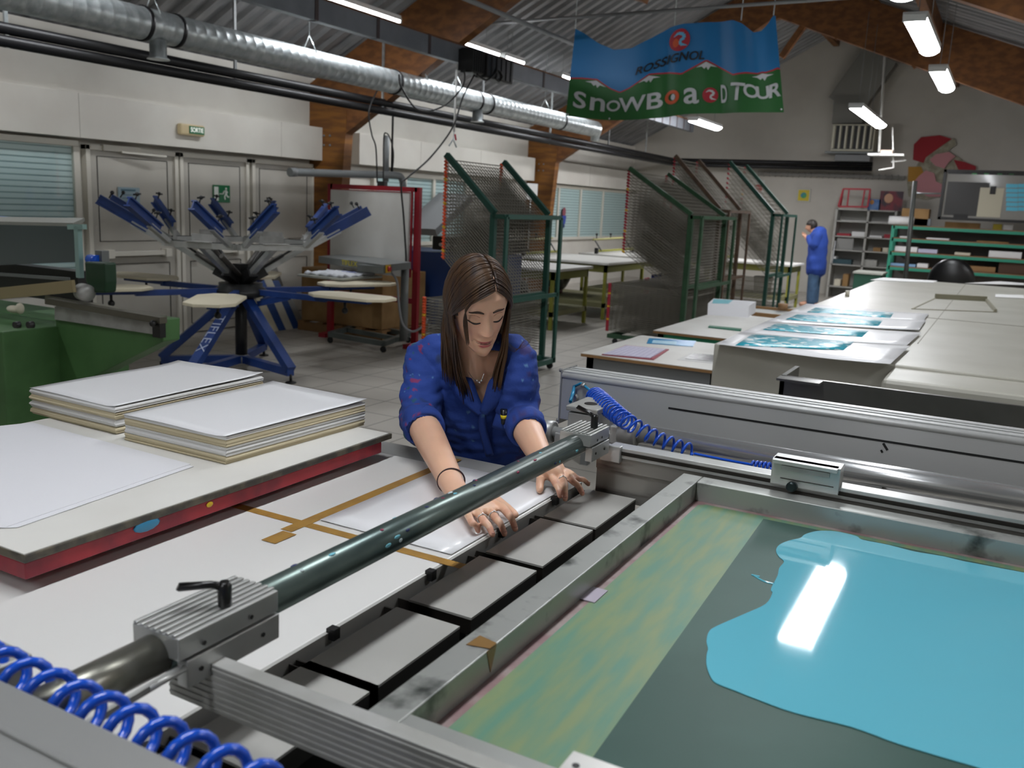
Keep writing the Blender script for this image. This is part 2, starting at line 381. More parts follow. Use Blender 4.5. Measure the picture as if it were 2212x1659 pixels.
# fluorescent lamps
def lamp(x, y, z, ln, label, wide=.16, group=None, hang=True):
    root = thing('fluorescent_lamp', label, 'lamp', (x, y, z), group); lm = lampf if x > 14 else lampl if y > 5 else lampm
    b = M(); n = 12; pr = [(x, y+wide/2*math.cos(math.pi+math.pi*k/n), z+.06*math.sin(math.pi+math.pi*k/n)) for k in range(n+1)]
    b.prism(pr, (ln, 0, 0)); b.build('diffuser', lm, root)
    h = M(); h.box(x-.01, y-wide/2-.005, z, x+ln+.01, y+wide/2+.005, z+.05); h.box(x-.03, y-wide/2, z-.03, x, y+wide/2, z+.03); h.box(x+ln, y-wide/2, z-.03, x+ln+.03, y+wide/2, z+.03)
    h.build('lamp_housing', mat('lamp_housing', '#c5c7c4', .4), root, bevel=.004)
    if hang:
        top = min(z+1.4, EAVE+.5*(YL-y) if y > RY else RZ-.36*(RY-y))-.05
        for xx in (x+.2, x+ln-.2): M().cyl((xx, y, z+.04), (xx, y, top), .004, 6).build('suspension_wire', grey, root)
    return root
G1 = 'fluorescent lamps along the left row'
def along(px0, px1, y, z):
    return onz(px0[0], px0[1], z), onz(px1[0], px1[1], z)
zl = 3.62
for (a, c, lab) in (((640, -18), (845, 45), 'fluorescent lamp at the top left above the duct, nearest of its row'), ((962, 88), (1060, 117), 'second fluorescent lamp of the left row, above the black hoists'),
                    ((1070, 122), (1110, 135), 'short lit lamp end partly hidden by the black hoists'), ((1182, 163), (1262, 190), 'fluorescent lamp just left of the banner'), ((1467, 258), (1521, 275), 'fluorescent lamp showing below the banner')):
    zz = 3.3 if a[0] == 1467 else zl; p = onz(*a, zz); q = onz(*c, zz); lamp(p.x, 5.3 if a[0] == 1467 else 6.42, zz, max(.5, q.x-p.x), lab, .2)
# the row over the press, near ones above the camera; the one behind added to light facing sides
for (x, y, ln, lab) in ((8.35, .92, 1.5, 'large bright ceiling lamp at the upper right, nearer of the pair'), (11.1, .93, 1.5, 'smaller bright ceiling lamp below the large one at the upper right'),
                        (5.95, .92, 1.5, 'ceiling lamp above the screen press, mirrored in the turquoise ink'), (3.2, .92, 1.5, 'ceiling lamp over the screen press'), (0.2, .92, 1.5, 'ceiling lamp above the camera'), (-2.6, .92, 1.5, 'added unseen ceiling lamp behind the camera, lighting the sides that face it')):
    lamp(x, y, 3.3, ln, lab, .18 if x > 7 else .22)
for (x, ln, lab) in ((14.5, 1.35, 'double lamp in front of the heater, nearer half'), (15.95, 1.35, 'double lamp in front of the heater, farther half')): lamp(x, 2.25, 3.3, ln, lab, .2)
for (x, y, lab) in ((0.6, 6.42, 'ceiling lamp of the left row above the paper stacks'), (3.4, 6.42, 'ceiling lamp of the left row near the green machine')): lamp(x, y, zl, 1.5, lab, .2)
for (x, y, lab) in ((2.5, -1.9, 'ceiling lamp over the right side of the hall'), (9.5, -1.9, 'ceiling lamp above the grey tunnel dryer')): lamp(x, y, 3.3, 1.5, lab, .2)
q = ony(1460, 286, 7.8)
tag(M().box(q.x-.12, 7.9, q.z-.09, q.x+.12, 8.0, q.z+.09).build('wall_lamp', mat('warm_lamp_glow', '#ffd9b0', .4, emit=1.3), bevel=.02), 'small warm emergency lamp on the wall under the banner', 'lamp')
# hoist motors and their cables
for (px, py, lab, w_) in ((1020, 133, 'black hoist motor on the trunking, left of the two', .14), (1068, 150, 'black hoist motor on the trunking, right of the two', .34)):
    q = ony(px, py, TY-.15); root = thing('hoist_motor', lab, 'hoist', q)
    b = M(); b.box(q.x-w_, q.y-.09, q.z-.14, q.x+w_, q.y+.09, q.z+.14); b.build('casing', black, root, bevel=.02)
    b = M()
    for k in range(6): b.box(q.x-w_-.01+k*w_*.35, q.y-.1, q.z-.12, q.x-w_+.01+k*w_*.35, q.y+.1, q.z+.12)
    b.build('cooling_fins', rubber, root)
def cable(pts, plane, r, name, m, label, cat='cable', f=ony, sm=True):
    P = [f(x, y, plane) for x, y in pts]
    return curve_thing(P, r, name, m, label, cat)
def smooth(P, n=8):
    P = [Vector(p) for p in P]; out = []
    for i in range(len(P)-1):
        p0 = P[max(i-1, 0)]; p1 = P[i]; p2 = P[i+1]; p3 = P[min(i+2, len(P)-1)]
        for k in range(n):
            t = k/n; out.append(.5*((2*p1)+(p2-p0)*t+(2*p0-5*p1+4*p2-p3)*t*t+(-p0+3*p1-3*p2+p3)*t**3))
    out.append(P[-1]); return out
def curve_thing(P, r, name, m, label, cat):
    return tag(M().tube(smooth(P), r, 8).build(name, m), label, cat)
cable([(1003, 150), (1000, 185), (960, 228), (905, 238), (868, 190), (862, 160)], 5.9, .010, 'power_cable', black, 'black cable looping down in front of the duct')
cable([(1030, 152), (1000, 210), (978, 275), (930, 340), (880, 384), (867, 400), (872, 470), (877, 560), (874, 595)], 5.9, .010, 'power_cable', black, 'long black cable from the hoists down to the flash dryer')
cable([(1030, 160), (1050, 173), (1068, 160), (1075, 150), (1085, 165), (1078, 176), (1070, 168)], 5.8, .012, 'power_cable', black, 'black cable loops hanging under the hoist motors')
cable([(815, 195), (797, 240), (803, 290), (812, 320), (815, 395)], 7.0, .009, 'power_cable', black, 'thin dark cable hanging left of the grey plastic chimney pipe')
cable([(828, 395), (829, 300), (835, 288), (843, 300), (850, 330), (848, 370)], 6.95, .008, 'looped_cable', black, 'small hooped cable over the grey plastic chimney pipe')
root = thing('hanging_chain', 'pale hanging bar with a hook and red tag above the first drying rack', 'hanger', ony(985, 220, 6.0))
p = ony(987, 136, 6.0); q = ony(981, 285, 6.0); M().cyl(p, q, .012, 8).build('bar', mat('pale_rod', '#c9c9c6', .4), root)
b = M(); b.tube(smooth([q, ony(979, 300, 6), ony(970, 315, 6)]), .008, 6); b.tube([ony(979, 300, 6), ony(986, 318, 6)], .009, 6); b.build('hook', galv, root)
M().bar(ony(983, 290, 5.98), ony(985, 303, 5.98), .02, .006).build('red_tag', redcap, root)
root = thing('plastic_extraction_pipe', 'grey plastic pipe with elbow above the red framed white board', 'pipe', ony(800, 375, 7.2))
P = [ony(628, 372, 7.4), ony(700, 374, 7.3), ony(800, 377, 7.2), ony(850, 378, 7.15), ony(866, 383, 7.12), ony(871, 400, 7.1), ony(871, 420, 7.1)]
g_ = mat('grey_pvc', '#7d8182', .4)
M().tube(smooth(P, 5), .045, 16).build('elbow_pipe', g_, root)
M().cyl(ony(836, 293, 7.25), ony(834, 392, 7.25), .035, 14).build('riser', g_, root)
M().cyl(ony(626, 372, 7.4), ony(640, 372, 7.39), .052, 16).build('socket', g_, root)
# ------------------------------------------------------------------ signs on the left wall
q = ony(415, 281, YL-.27)
root = thing('exit_sign', 'lit SORTIE emergency sign on the white fascia above the doors', 'sign', q)
M().box(q.x-.17, YL-.29, q.z-.06, q.x+.17, YL-.22, q.z+.06).build('sign_box', mat('sign_amber', '#a99a78', .4, emit=.12), root, bevel=.02)
M().box(q.x-.06, YL-.297, q.z-.04, q.x+.15, YL-.288, q.z+.04).build('green_panel', mat('sign_green', '#1e6a45', .4), root)
place_text('SORTIE', .07, (q.x+.045, YL-.299, q.z), (1, 0, 0), (0, 0, 1), 'lettering', mat('sign_white', '#f0f0e8', .4, emit=.3), root, sx=.8)
q = ony(483, 419, YL-.1)
root = thing('escape_sign', 'green running man escape sign on the middle door', 'sign', q)
M().box(q.x-.13, YL-.07, q.z-.1, q.x+.13, YL-.062, q.z+.1).build('panel', mat('escape_green', '#15693f', .4), root)
b = M(); y = YL-.074
def sl(pts, w_=.016): 
    P = [Vector((q.x+a, y, q.z+c)) for a, c in pts]
    for i in range(len(P)-1): b.bar(P[i], P[i+1], w_, .004, up=(0, 1, 0))
b.box(q.x-.12, y-.002, q.z-.08, q.x-.055, y+.002, q.z+.08)
b.cyl((q.x+.065, y-.002, q.z+.062), (q.x+.065, y+.002, q.z+.062), .013, 12)
sl([(.06, .045), (.065, .0)], .028); sl([(.06, .035), (.03, .03), (.02, .01)]); sl([(.066, .035), (.09, .015)]); sl([(.062, 0), (.04, -.03), (.05, -.065)]); sl([(.068, 0), (.085, -.03), (.11, -.035)]); sl([(-.04, 0), (.03, 0)], .008)
b.build('pictogram', mat('pictogram_white', '#dfe3dc', .5), root)
q = ony(284, 428, YL-.1)
root = thing('door_notice', 'pale blue notice sheet taped on the left door', 'notice', q)
M().box(q.x-.135, YL-.066, q.z-.11, q.x+.135, YL-.062, q.z+.11).build('sheet', mat('notice_blue', '#8fa3ac', .6), root)
b = M(); b.box(q.x-.1, YL-.07, q.z+.07, q.x+.08, YL-.066, q.z+.09)
for k in range(3): b.box(q.x-.09, YL-.07, q.z+.03-.035*k, q.x+.1-.03*k, YL-.066, q.z+.035-.035*k)
b.build('writing', mat('notice_ink', '#4d6f7c', .6), root)
M().box(q.x-.13, YL-.07, q.z-.105, q.x+.13, YL-.066, q.z-.06).build('footer', mat('notice_footer', '#6a98a5', .6), root)
q = ony(1219, 470, YL-.09)
root = thing('window_decoration', 'small red and blue decoration stuck on the window pane', 'decoration', q)
M().ball((q.x, YL-.08, q.z+.11), .1, sc=(.85, .12, 1)).build('red_top', mat('deco_red', '#8a4a55', .6), root)
M().prism([(q.x-.1, YL-.09, q.z+.04), (q.x+.1, YL-.09, q.z+.04), (q.x+.06, YL-.09, q.z-.13), (q.x-.07, YL-.09, q.z-.13)], (0, .02, 0)).build('blue_body', mat('deco_blue', '#35479c', .6), root)
M().ball((q.x+.01, YL-.08, q.z-.17), .06, sc=(1, .15, .8)).build('blue_foot', mat('deco_dark', '#2b3a6a', .6), root)
# ------------------------------------------------------------------ far end wall
XW = XE
root = thing('warm_air_heater', 'cream louvred warm air heater high on the far wall', 'heater', onx(1838, 310, XW-.5))
p = onx(1800, 268, XW-.6); q = onx(1885, 330, XW-.6); y0, y1 = p.y, q.y; zt, zb = p.z, onx(1800, 326, XW-.6).z; hx = XW-.6
M().box(hx, y1, zb, XW-.02, y0, zt).build('casing', mat('heater_cream', '#c9c6b2', .5), root, bevel=.01)
b = M(); n = 7
for k in range(n):
    yy = y0-.05-(y0-y1-.12)*k/(n-1); b.bar((hx-.03, yy, zb+.05), (hx-.03, yy, zt-.04), .045, .03, up=(.5, 1, 0))
b.build('louvre', mat('louvre_cream', '#d5d2c0', .45), root)
M().box(hx-.008, y1+.03, zb+.04, hx, y0-.02, zt-.03).build('dark_interior', black, root)
M().box(hx+.05, y1+.05, zb-.2, XW-.05, y0-.1, zb-.07).build('fan_unit', grey, root)
M().box(hx-.05, y1-.1, zb-.05, XW, y0+.1, zb-.01).build('bracket', greyl, root)
b = M(); a0 = onx(1825, 232, XW-.25); a1 = onx(1905, 118, XW-.25); b.bar(a0, a1, .75, .35, up=(1, 0, 0)); b.bar(onx(1832, 268, XW-.25), onx(1838, 205, XW-.25), .62, .35, up=(1, 0, 0)); b.build('flue_duct', mat('duct_dull', '#7f7e78', .6, .3), root)
root = thing('ceiling_projector_mount', 'white pole with a projector shelf hanging beside the heater', 'projector mount', onx(1915, 250, 17.8))
M().cyl(onx(1913, 95, 17.8), onx(1899, 328, 17.8), .022, 10).build('pole', mat('mount_white', '#c9c9c4', .5), root)
p = onx(1878, 334, 17.8); q = onx(1955, 334, 17.8); M().box(17.6, q.y, p.z-.02, 18.0, p.y, p.z+.01).build('shelf', mat('mount_white', '#fff'), root)
b = M(); b.bar(onx(1928, 275, 17.8), onx(1930, 362, 17.8), .02, .02); b.bar(onx(1898, 367, 17.8), onx(1930, 362, 17.8), .02, .02); b.bar(onx(1925, 350, 17.8), onx(1958, 346, 17.8), .02, .02); b.build('frame', mat('mount_white', '#fff'), root)
p = onx(1917, 329, 17.8); M().box(17.65, p.y-.1, p.z-.03, 17.9, p.y+.1, p.z+.03).build('adapter', mat('adapter_grey', '#a58f80', .5), root)
p = onx(1640, 375, XW-.05); q = onx(1955, 383, XW-.05)
b = M(); b.box(XW-.1, q.y, p.z-.04, XW-.01, p.y, p.z+.03)
for k in range(24): yy = p.y+(q.y-p.y)*k/24; b.box(XW-.12, yy-.012, p.z-.06, XW-.1, yy+.012, p.z+.05)
tag(b.build('cable_ladder', mat('cable_tray_grey', '#77756f', .6)), 'grey cable tray under the black pipes on the far wall', 'cable tray')
# santa cut-out replaced by a plain painted panel of the same colours (no character)
root = thing('painted_wall_cutout', 'red, cream, pink and ochre painted cutout shape on the far wall', 'wall decoration', onx(2030, 370, XW-.03))
def patch(pts, name, m, dx):
    b = M(); b.prism([onx(x, y, XW-.02-dx) for x, y in pts], (.012, 0, 0)); return b.build(name, m, root)
patch([(1972, 345), (1974, 312), (1990, 296), (2030, 292), (2056, 300), (2030, 318), (2000, 340), (1995, 352)], 'red_patch', mat('mural_red', '#9c1f2a', .7), .03)
patch([(1988, 345), (2005, 322), (2040, 302), (2062, 298), (2066, 312), (2048, 326), (2080, 345), (2078, 372), (2040, 420), (2000, 432), (1962, 425), (1958, 380), (1975, 365)], 'cream_patch', mat('mural_cream', '#aaa592', .8, col2='#8f8a78', nscale=9), .015)
patch([(2008, 345), (2022, 333), (2050, 328), (2064, 338), (2050, 350), (2040, 364), (2020, 358)], 'pink_patch', mat('mural_pink', '#c58a8f', .7), .045)
patch([(1962, 360), (1990, 360), (1996, 375), (1985, 392), (1961, 392)], 'ochre_patch', mat('mural_ochre', '#b0802a', .7), .03)
patch([(1985, 380), (2000, 368), (2018, 374), (2022, 392), (2040, 400), (2040, 425), (2005, 425), (1975, 410), (1972, 395)], 'pink_patch', mat('mural_pink', '#fff'), .045)
patch([(2060, 345), (2085, 350), (2108, 359), (2108, 368), (2070, 366)], 'red_patch', mat('mural_red', '#fff'), .03)
# pictures
q = onx(1736, 422, XW-.03)
root = thing('framed_picture', 'small square yellow picture with a blue green disc on the far wall', 'picture', q)
M().box(XW-.03, q.y-.15, q.z-.15, XW-.005, q.y+.15, q.z+.15).build('frame', mat('picture_frame_pale', '#b9bab2', .5), root, bevel=.01)
M().box(XW-.035, q.y-.12, q.z-.12, XW-.029, q.y+.12, q.z+.12).build('yellow_print', mat('picture_yellow', '#c9b424', .5), root)
M().cyl((XW-.04, q.y, q.z), (XW-.034, q.y, q.z), .065, 20).build('disc', mat('picture_blue', '#2f7f96', .5, col2='#3c9a55', nscale=9), root)
q = onx(1637, 408, XW-.03)
root = thing('no_entry_poster', 'white poster with a red ring beside the rack on the far wall', 'poster', q)
M().box(XW-.02, q.y-.13, q.z-.2, XW-.005, q.y+.13, q.z+.2).build('sheet', mat('poster_white', '#c9c8c2', .6), root)
M().lathe((XW-.03, q.y, q.z), [(.07, 0), (.1, 0), (.1, .008), (.07, .008)], 24, axis=(1, 0, 0)).build('red_ring', mat('poster_red', '#b0342f', .6), root)
# grey shelving unit
SX = 20.45
p = onx(1808, 450, SX); q = onx(1936, 457, SX); sy0, sy1, sz = p.y, q.y, p.z
root = thing('shelving_unit', 'tall pale grey steel shelving unit behind the man', 'shelves', (SX, sy0, 0))
gs = mat('shelf_grey', '#a5a49e', .5)
b = M(); ym = (sy0+sy1)/2-.05
for yy in (sy0, ym, sy1): b.box(SX, yy-.02, 0, SX+.5, yy+.02, sz)
b.box(SX+.48, sy1, 0, SX+.5, sy0, sz); b.build('frame', gs, root)
levels = [sz, onx(1850, 478, SX).z, onx(1850, 511, SX).z, onx(1850, 541, SX).z, onx(1850, 573, SX).z, .25]
for z in levels: M().box(SX, sy1, z-.025, SX+.48, sy0, z).build('shelf', gs, root)
def on_shelf(name, px0, px1, lv, h, m, label, cat, d=.3, x=None, bev=.006):
    xx = (SX if x is None else x)+.06; y0 = onx(px0, 520, xx).y; y1 = onx(px1, 520, xx).y
    return tag(M().box(xx, y1, lv+.001, xx+d, y0, lv+h).build(name, m, bevel=bev), label, cat)
on_shelf('red_file', 1806, 1835, levels[2], .05, mat('file_red', '#9a2030', .5), 'flat dark red file in the left half of the grey shelves', 'file')
on_shelf('paper_pile', 1838, 1866, levels[2], .10, paper, 'cream paper pile in the left half of the grey shelves', 'papers')
on_shelf('paper_pile', 1876, 1904, levels[2], .04, paper, 'thin paper pile right of the middle post of the grey shelves', 'papers')
on_shelf('red_box', 1908, 1922, levels[2], .08, mat('file_red', '#fff'), 'small red box at the right end of the grey shelves', 'box')
on_shelf('grey_leaning_sheet', 1808, 1844, levels[3], .24, mat('panel_grey', '#8b8b88', .6), 'grey sheet leaning on the lower left grey shelf', 'sheet', .02)
on_shelf('carton', 1888, 1905, levels[3], .08, card, 'small brown carton on a lower right grey shelf', 'carton')
on_shelf('carton', 1909, 1921, levels[3], .09, cream, 'small cream carton at the end of a lower right grey shelf', 'carton')
on_shelf('paper_roll', 1802, 1844, levels[4], .10, mat('roll_dark_teal', '#2d4a52', .5), 'dark teal roll lying low in the grey shelves', 'roll')
on_shelf('white_roll_end', 1799, 1811, levels[4]+.10, .05, paper, 'white paper bundle on top of the teal roll', 'papers')
on_shelf('storage_bin', 1868, 1900, levels[4], .13, gs, 'grey storage bin low in the grey shelves', 'bin')
on_shelf('carton', 1812, 1826, .25, .14, cream, 'cream carton at the bottom of the grey shelves, left', 'carton')
on_shelf('carton', 1830, 1842, .25, .26, card, 'tall brown carton at the bottom of the grey shelves', 'carton')
on_shelf('paper_pile', 1812, 1870, levels[1], .012, paper, 'flat white sheets on the top left grey shelf', 'papers')
on_shelf('paper_pile', 1876, 1920, levels[1], .012, paper, 'flat white sheets on the top right grey shelf', 'papers')
# things on top of the grey shelves
root = thing('red_steel_frame', 'empty red steel frame standing on the grey shelves', 'frame', (SX+.1, onx(1845, 445, SX).y, sz))
b = M(); A = [onx(x, y, SX+.15) for x, y in ((1811, 446), (1822, 408), (1880, 409), (1874, 447))]
for i in range(4): b.bar(A[i], A[(i+1) % 4], .035, .04, up=(1, 0, 0))
b.bar(onx(1834, 410, SX+.15), onx(1830, 446, SX+.15), .03, .03, up=(1, 0, 0)); b.bar(onx(1868, 411, SX+.15), onx(1862, 446, SX+.15), .03, .03, up=(1, 0, 0)); b.bar(A[0]+Vector((.3, 0, 0)), A[1], .03, .03); b.bar(A[3]+Vector((.3, 0, 0)), A[2], .03, .03)
b.build('frame_bars', mat('bright_red_enamel', '#a81f30', .45), root)
for (x0, x1, y0, y1, nm, c, lab) in ((1877, 1901, 426, 449, 'blue_print', '#2e5f9e', 'small blue print beside the red steel frame on the shelves'), (1903, 1948, 408, 450, 'dark_poster', '#3a2733', 'dark red poster leaning on top of the grey shelves')):
    p = onx(x0, y0, SX+.2); q = onx(x1, y1, SX+.2); zt = sz+.002+(p.z-onx(x0, y1, SX+.2).z)
    b = M(); b.box(SX+.2, q.y, sz+.002, SX+.22, p.y, zt)
    t = tag(b.build(nm, mat(nm, c, .5, col2='#7c2a35' if 'dark' in nm else '#5d7fb0', nscale=6)), lab, 'picture')
    ym_ = (p.y+q.y)/2; M().ball((SX+.195, ym_+.05, (sz+zt)/2+.05), .1 if 'dark' in nm else .05, sc=(.05, .9, 1)).build('motif', mat(nm+'_motif', '#c79a7c' if 'dark' in nm else '#b0793a', .6), t)
tag(M().cyl(onx(1805, 520, SX-.02), onx(1797, 570, SX-.02), .01, 8).build('white_strip', mat('strip_white', '#d5d8dc', .5)), 'short white strip on the edge of the grey shelves', 'strip')
# long teal racking on the right
TX = 19.2
p = onx(1930, 487, TX); ty0 = p.y; ty1 = -1.2; tz = p.z
root = thing('teal_racking', 'long teal framed racking with wooden boards on the far right', 'racking', (TX, ty0, 0))
for yy in (ty0, ty0-2.6, ty1):
    for xx in (TX, TX+.55): M().box(xx, yy-.03, 0, xx+.05, yy+.03, tz).build('upright', teal, root)
tl = [tz, onx(1950, 516, TX).z, onx(1950, 546, TX).z, onx(1950, 578, TX).z, .3]
for i, z in enumerate(tl):
    M().box(TX, ty1, z-.055, TX+.02, ty0, z).build('beam', teal, root)
    M().box(TX+.0, ty1, z, TX+.6, ty0, z+.018).build('board', mat('shelf_board_brown', '#7f5f42', .7), root)
M().box(TX+.58, ty1, 0, TX+.6, ty0, tz).build('back_sheet', mat('rack_back_grey', '#6b6b68', .8), root)  # plain grey sheet closing the back of the racking
def on_rack(name, px0, px1, lv, h, m, label, cat, d=.35): return on_shelf(name, px0, px1, tl[lv]+.019, h, m, label, cat, d, TX)
on_rack('paper_pile', 1942, 1965, 1, .03, paper, 'thin paper pile at the left end of the second teal shelf', 'papers')
on_rack('white_board', 2000, 2050, 1, .03, paper, 'white boards in the middle of the second teal shelf', 'papers')
on_rack('brown_board', 2110, 2180, 1, .025, card, 'brown boards to the right on the second teal shelf', 'boards')
on_rack('paper_ream', 1935, 1984, 2, .10, paper, 'white paper ream at the left of the third teal shelf', 'papers')
on_rack('lilac_paper_ream', 1986, 2028, 2, .075, mat('lilac_paper', '#b9b9cf', .6), 'pale lilac paper ream on the third teal shelf', 'papers')
on_rack('paper_pile', 2066, 2100, 2, .05, cream, 'cream papers past the reams on the third teal shelf', 'papers')
on_rack('crumpled_sheets', 2140, 2212, 2, .12, paper, 'heap of curled white sheets on the third teal shelf', 'papers')
on_rack('blue_folder_pile', 1923, 1985, 3, .05, mat('folder_blue', '#7fa6c8', .5), 'pale blue folders low on the teal racking', 'folders')
on_rack('paper_pile', 1988, 2012, 3, .08, paper, 'white papers beside the blue folders on the teal racking', 'papers')
on_rack('wooden_crate', 2095, 2160, 3, .10, plywood, 'flat wooden crate low on the teal racking', 'crate')
on_rack('wooden_crate', 2166, 2230, 3, .24, mat('dark_crate', '#4c3424', .7), 'dark wooden crate at the right end of the teal racking', 'crate')
on_rack('cardboard_box', 1940, 1999, 0, .32, card, 'cardboard box on top of the teal racking near the shelving', 'box', .4)
on_rack('grey_case', 1951, 2005, 0, .14, mat('case_grey', '#6c7378', .5), 'grey case in front of the cardboard box on the teal racking', 'case', .05)
on_rack('cardboard_box', 2036, 2112, 0, .10, card, 'flat cardboard box under the large framed glass', 'box', .3)
on_rack('yellow_box', 2140, 2160, 0, .10, mat('box_yellow', '#b7a520', .5), 'yellow box under the large framed glass', 'box')
on_rack('white_box', 2162, 2184, 0, .10, paper, 'white box beside the yellow box under the large framed glass', 'box')
q = onx(1945, 462, TX-.1)
tag(M().cyl((TX+.0, q.y-.25, tz+.10), (TX+.0, q.y+.2, tz+.10), .08, 16).build('white_roll', paper), 'thick white paper roll at the left end of the teal racking top', 'roll')
# large framed glass; flat coloured panels make up what shows in it
MX = TX-.15
A = onx(2040, 366, MX); B = onx(2032, 474, MX); y1 = -.9; zt = A.z; zb = B.z
root = thing('large_framed_glass', 'large black framed glass above the teal racking at the far right', 'screen', (MX, A.y, zb))
b = M(); ya = A.y; f_ = .05
b.box(MX-.05, ya-f_, zb, MX, ya, zt); b.box(MX-.05, y1, zb, MX, y1+f_, zt); b.box(MX-.05, y1, zb, MX, ya, zb+f_); b.box(MX-.05, y1, zt-f_, MX, ya, zt); b.build('screen_frame', black, root)
M().box(MX-.02, y1+.02, zb+.02, MX-.005, ya-.02, zt-.02).build('glass_panel', mat('framed_grey_glass', '#7c7b76', .12, coat=.5), root)
def scr(x0, y0_, x1, y1_, nm, c, dx): 
    p = onx(x0, y0_, MX-.03); q = onx(x1, y1_, MX-.03); return M().box(MX-.022-dx, q.y, q.z, MX-.018-dx, p.y, p.z).build(nm, mat(nm, c, .4), root)
scr(2048, 392, 2128, 468, 'dark_board_image', '#2c2c2b', .002); scr(2118, 405, 2160, 470, 'pale_column_image', '#a5a08d', .004); scr(2048, 372, 2230, 380, 'dark_band_image', '#1d1f20', .002)
for i, px in enumerate((2100, 2126, 2155, 2180)): scr(px, 372, px+10, 377, 'green_dash_image', '#3f7d4f', .006)
for r_ in range(6):
    for c_ in range(2): scr(2174+c_*26, 397+r_*10, 2174+c_*26+24, 397+r_*10+9, 'light_blue_sheet_image', '#4fa4bd', .006)
scr(2060, 462, 2090, 472, 'stand_image', '#101010', .005); scr(2140, 402, 2150, 420, 'spotlight_image', '#141414', .008)
root = thing('pole_stand', 'tall thin grey pole stand with a side arm in front of the teal racking', 'stand', (13.6, onx(1965, 600, 13.6).y, 0))
M().cyl(onx(1977, 391, 13.6), (13.6, onx(1960, 600, 13.6).y, 0.02), .03, 12).build('pole', mat('pole_grey', '#50524f', .5, .4), root)
M().cyl(onx(1976, 418, 13.6), onx(2032, 418, 13.6), .012, 8).build('arm', greyl, root)
b = M(); yy = onx(1960, 600, 13.6).y
for a in range(3): b.bar((13.6, yy, .25), (13.6+.35*math.cos(a*2.1+.5), yy+.35*math.sin(a*2.1+.5), .012), .02, .02)
b.build('tripod_foot', grey, root)
root = thing('office_chair', 'black leather office chair back behind the grey dryer', 'chair', (13.7, onx(2055, 600, 13.7).y, 0))
cx, cy = 13.9, onx(2055, 600, 13.9).y
M().ball((cx, cy, .9), .30, sc=(.28, 1.0, 1.05), seg=24).build('backrest', mat('black_leather', '#131314', .3), root)
M().ball((cx-.25, cy, .5), .28, sc=(1, 1, .25), seg=20).build('seat', mat('black_leather', '#131314', .3), root)
b = M(); b.cyl((cx-.25, cy, .06), (cx-.25, cy, .47), .03, 10)
for a in range(5): b.bar((cx-.25, cy, .08), (cx-.25+.28*math.cos(a*1.257), cy+.28*math.sin(a*1.257), .05), .04, .03)
b.build('base', black, root)
# green cupboard in front of the grey shelving
p = onx(1845, 590, 17.2); q = onx(1905, 590, 17.2)
root = thing('green_cupboard', 'low green cupboard with papers on top, beyond the grey dryer', 'cupboard', (17.2, p.y, 0))
M().box(17.2, q.y, 0, 17.9, p.y, p.z).build('body', mat('cupboard_green', '#1f4a3a', .5), root, bevel=.01)
M().box(17.18, q.y-.02, p.z, 17.92, p.y+.02, p.z+.03).build('top', mat('cupboard_top', '#a3a59c', .5), root)
# ------------------------------------------------------------------ carousel press
HX, HY = 6.25, 6.28
root = thing('carousel_printing_press', 'blue carousel textile press with six raised arms and pale platens', 'printing press', (HX, HY, 0))
def pol(a, r, z): return Vector((HX+math.cos(a)*r, HY+math.sin(a)*r, z))
M().cyl((HX, HY, .10), (HX, HY, .72), .055, 20).build('column', black, root)
M().lathe((HX, HY, .66), [(.09, 0), (.2, .04), (.24, .05), (.24, .10), (.2, .13), (.2, .16)], 24).build('turntable', black, root)
M().lathe((HX, HY, .06), [(.08, 0), (.08, .06), (.06, .08)], 20).build('column_foot', grey, root)
M().box(HX-.05, HY-.05, .82, HX+.05, HY+.05, 1.0).build('hub_block', black, root)
feet = [(onz(628, 818, .04), 'a'), (onz(570, 760, .04), 'b'), (onz(348, 790, .04), 'c'), (Vector((HX-.82, HY-.22, .04)), 'd')]
for f, k in feet:
    d = Vector((f.x-HX, f.y-HY, 0)).normalized(); e = Vector((f.x, f.y, .1))
    b = M(); b.bar(Vector((HX, HY, .1))+d*.05, e, .07, .07); b.build('base_beam', blue, root)
    b = M(); b.bar(Vector((HX, HY, .68))+d*.10, e+Vector((0, 0, .02)), .085, .07); lg = b.build('leg', blue, root)
    b = M(); b.cyl((f.x, f.y, .02), (f.x, f.y, .08), .012, 8); b.lathe((f.x, f.y, 0), [(.05, 0), (.045, .012), (.015, .022)], 16); b.build('levelling_foot', black, root)
# lettering on the front leg
f = feet[3][0]; d = Vector((f.x-HX, f.y-HY, 0)).normalized(); top = Vector((HX, HY, .68))+d*.10; e = Vector((f.x, f.y, .12))
ax = (e-top).normalized(); sd = ax.cross(Vector((0, 0, 1))).normalized(); nrm = sd.cross(ax)
if nrm.z < 0: nrm = -nrm
place_text('TIFLEX', .125, top+(e-top)*.54+nrm*.038, ax, nrm.cross(ax), 'lettering', mat('letter_white', '#b9c3da', .5), root, sx=1.25, bold=-.002)
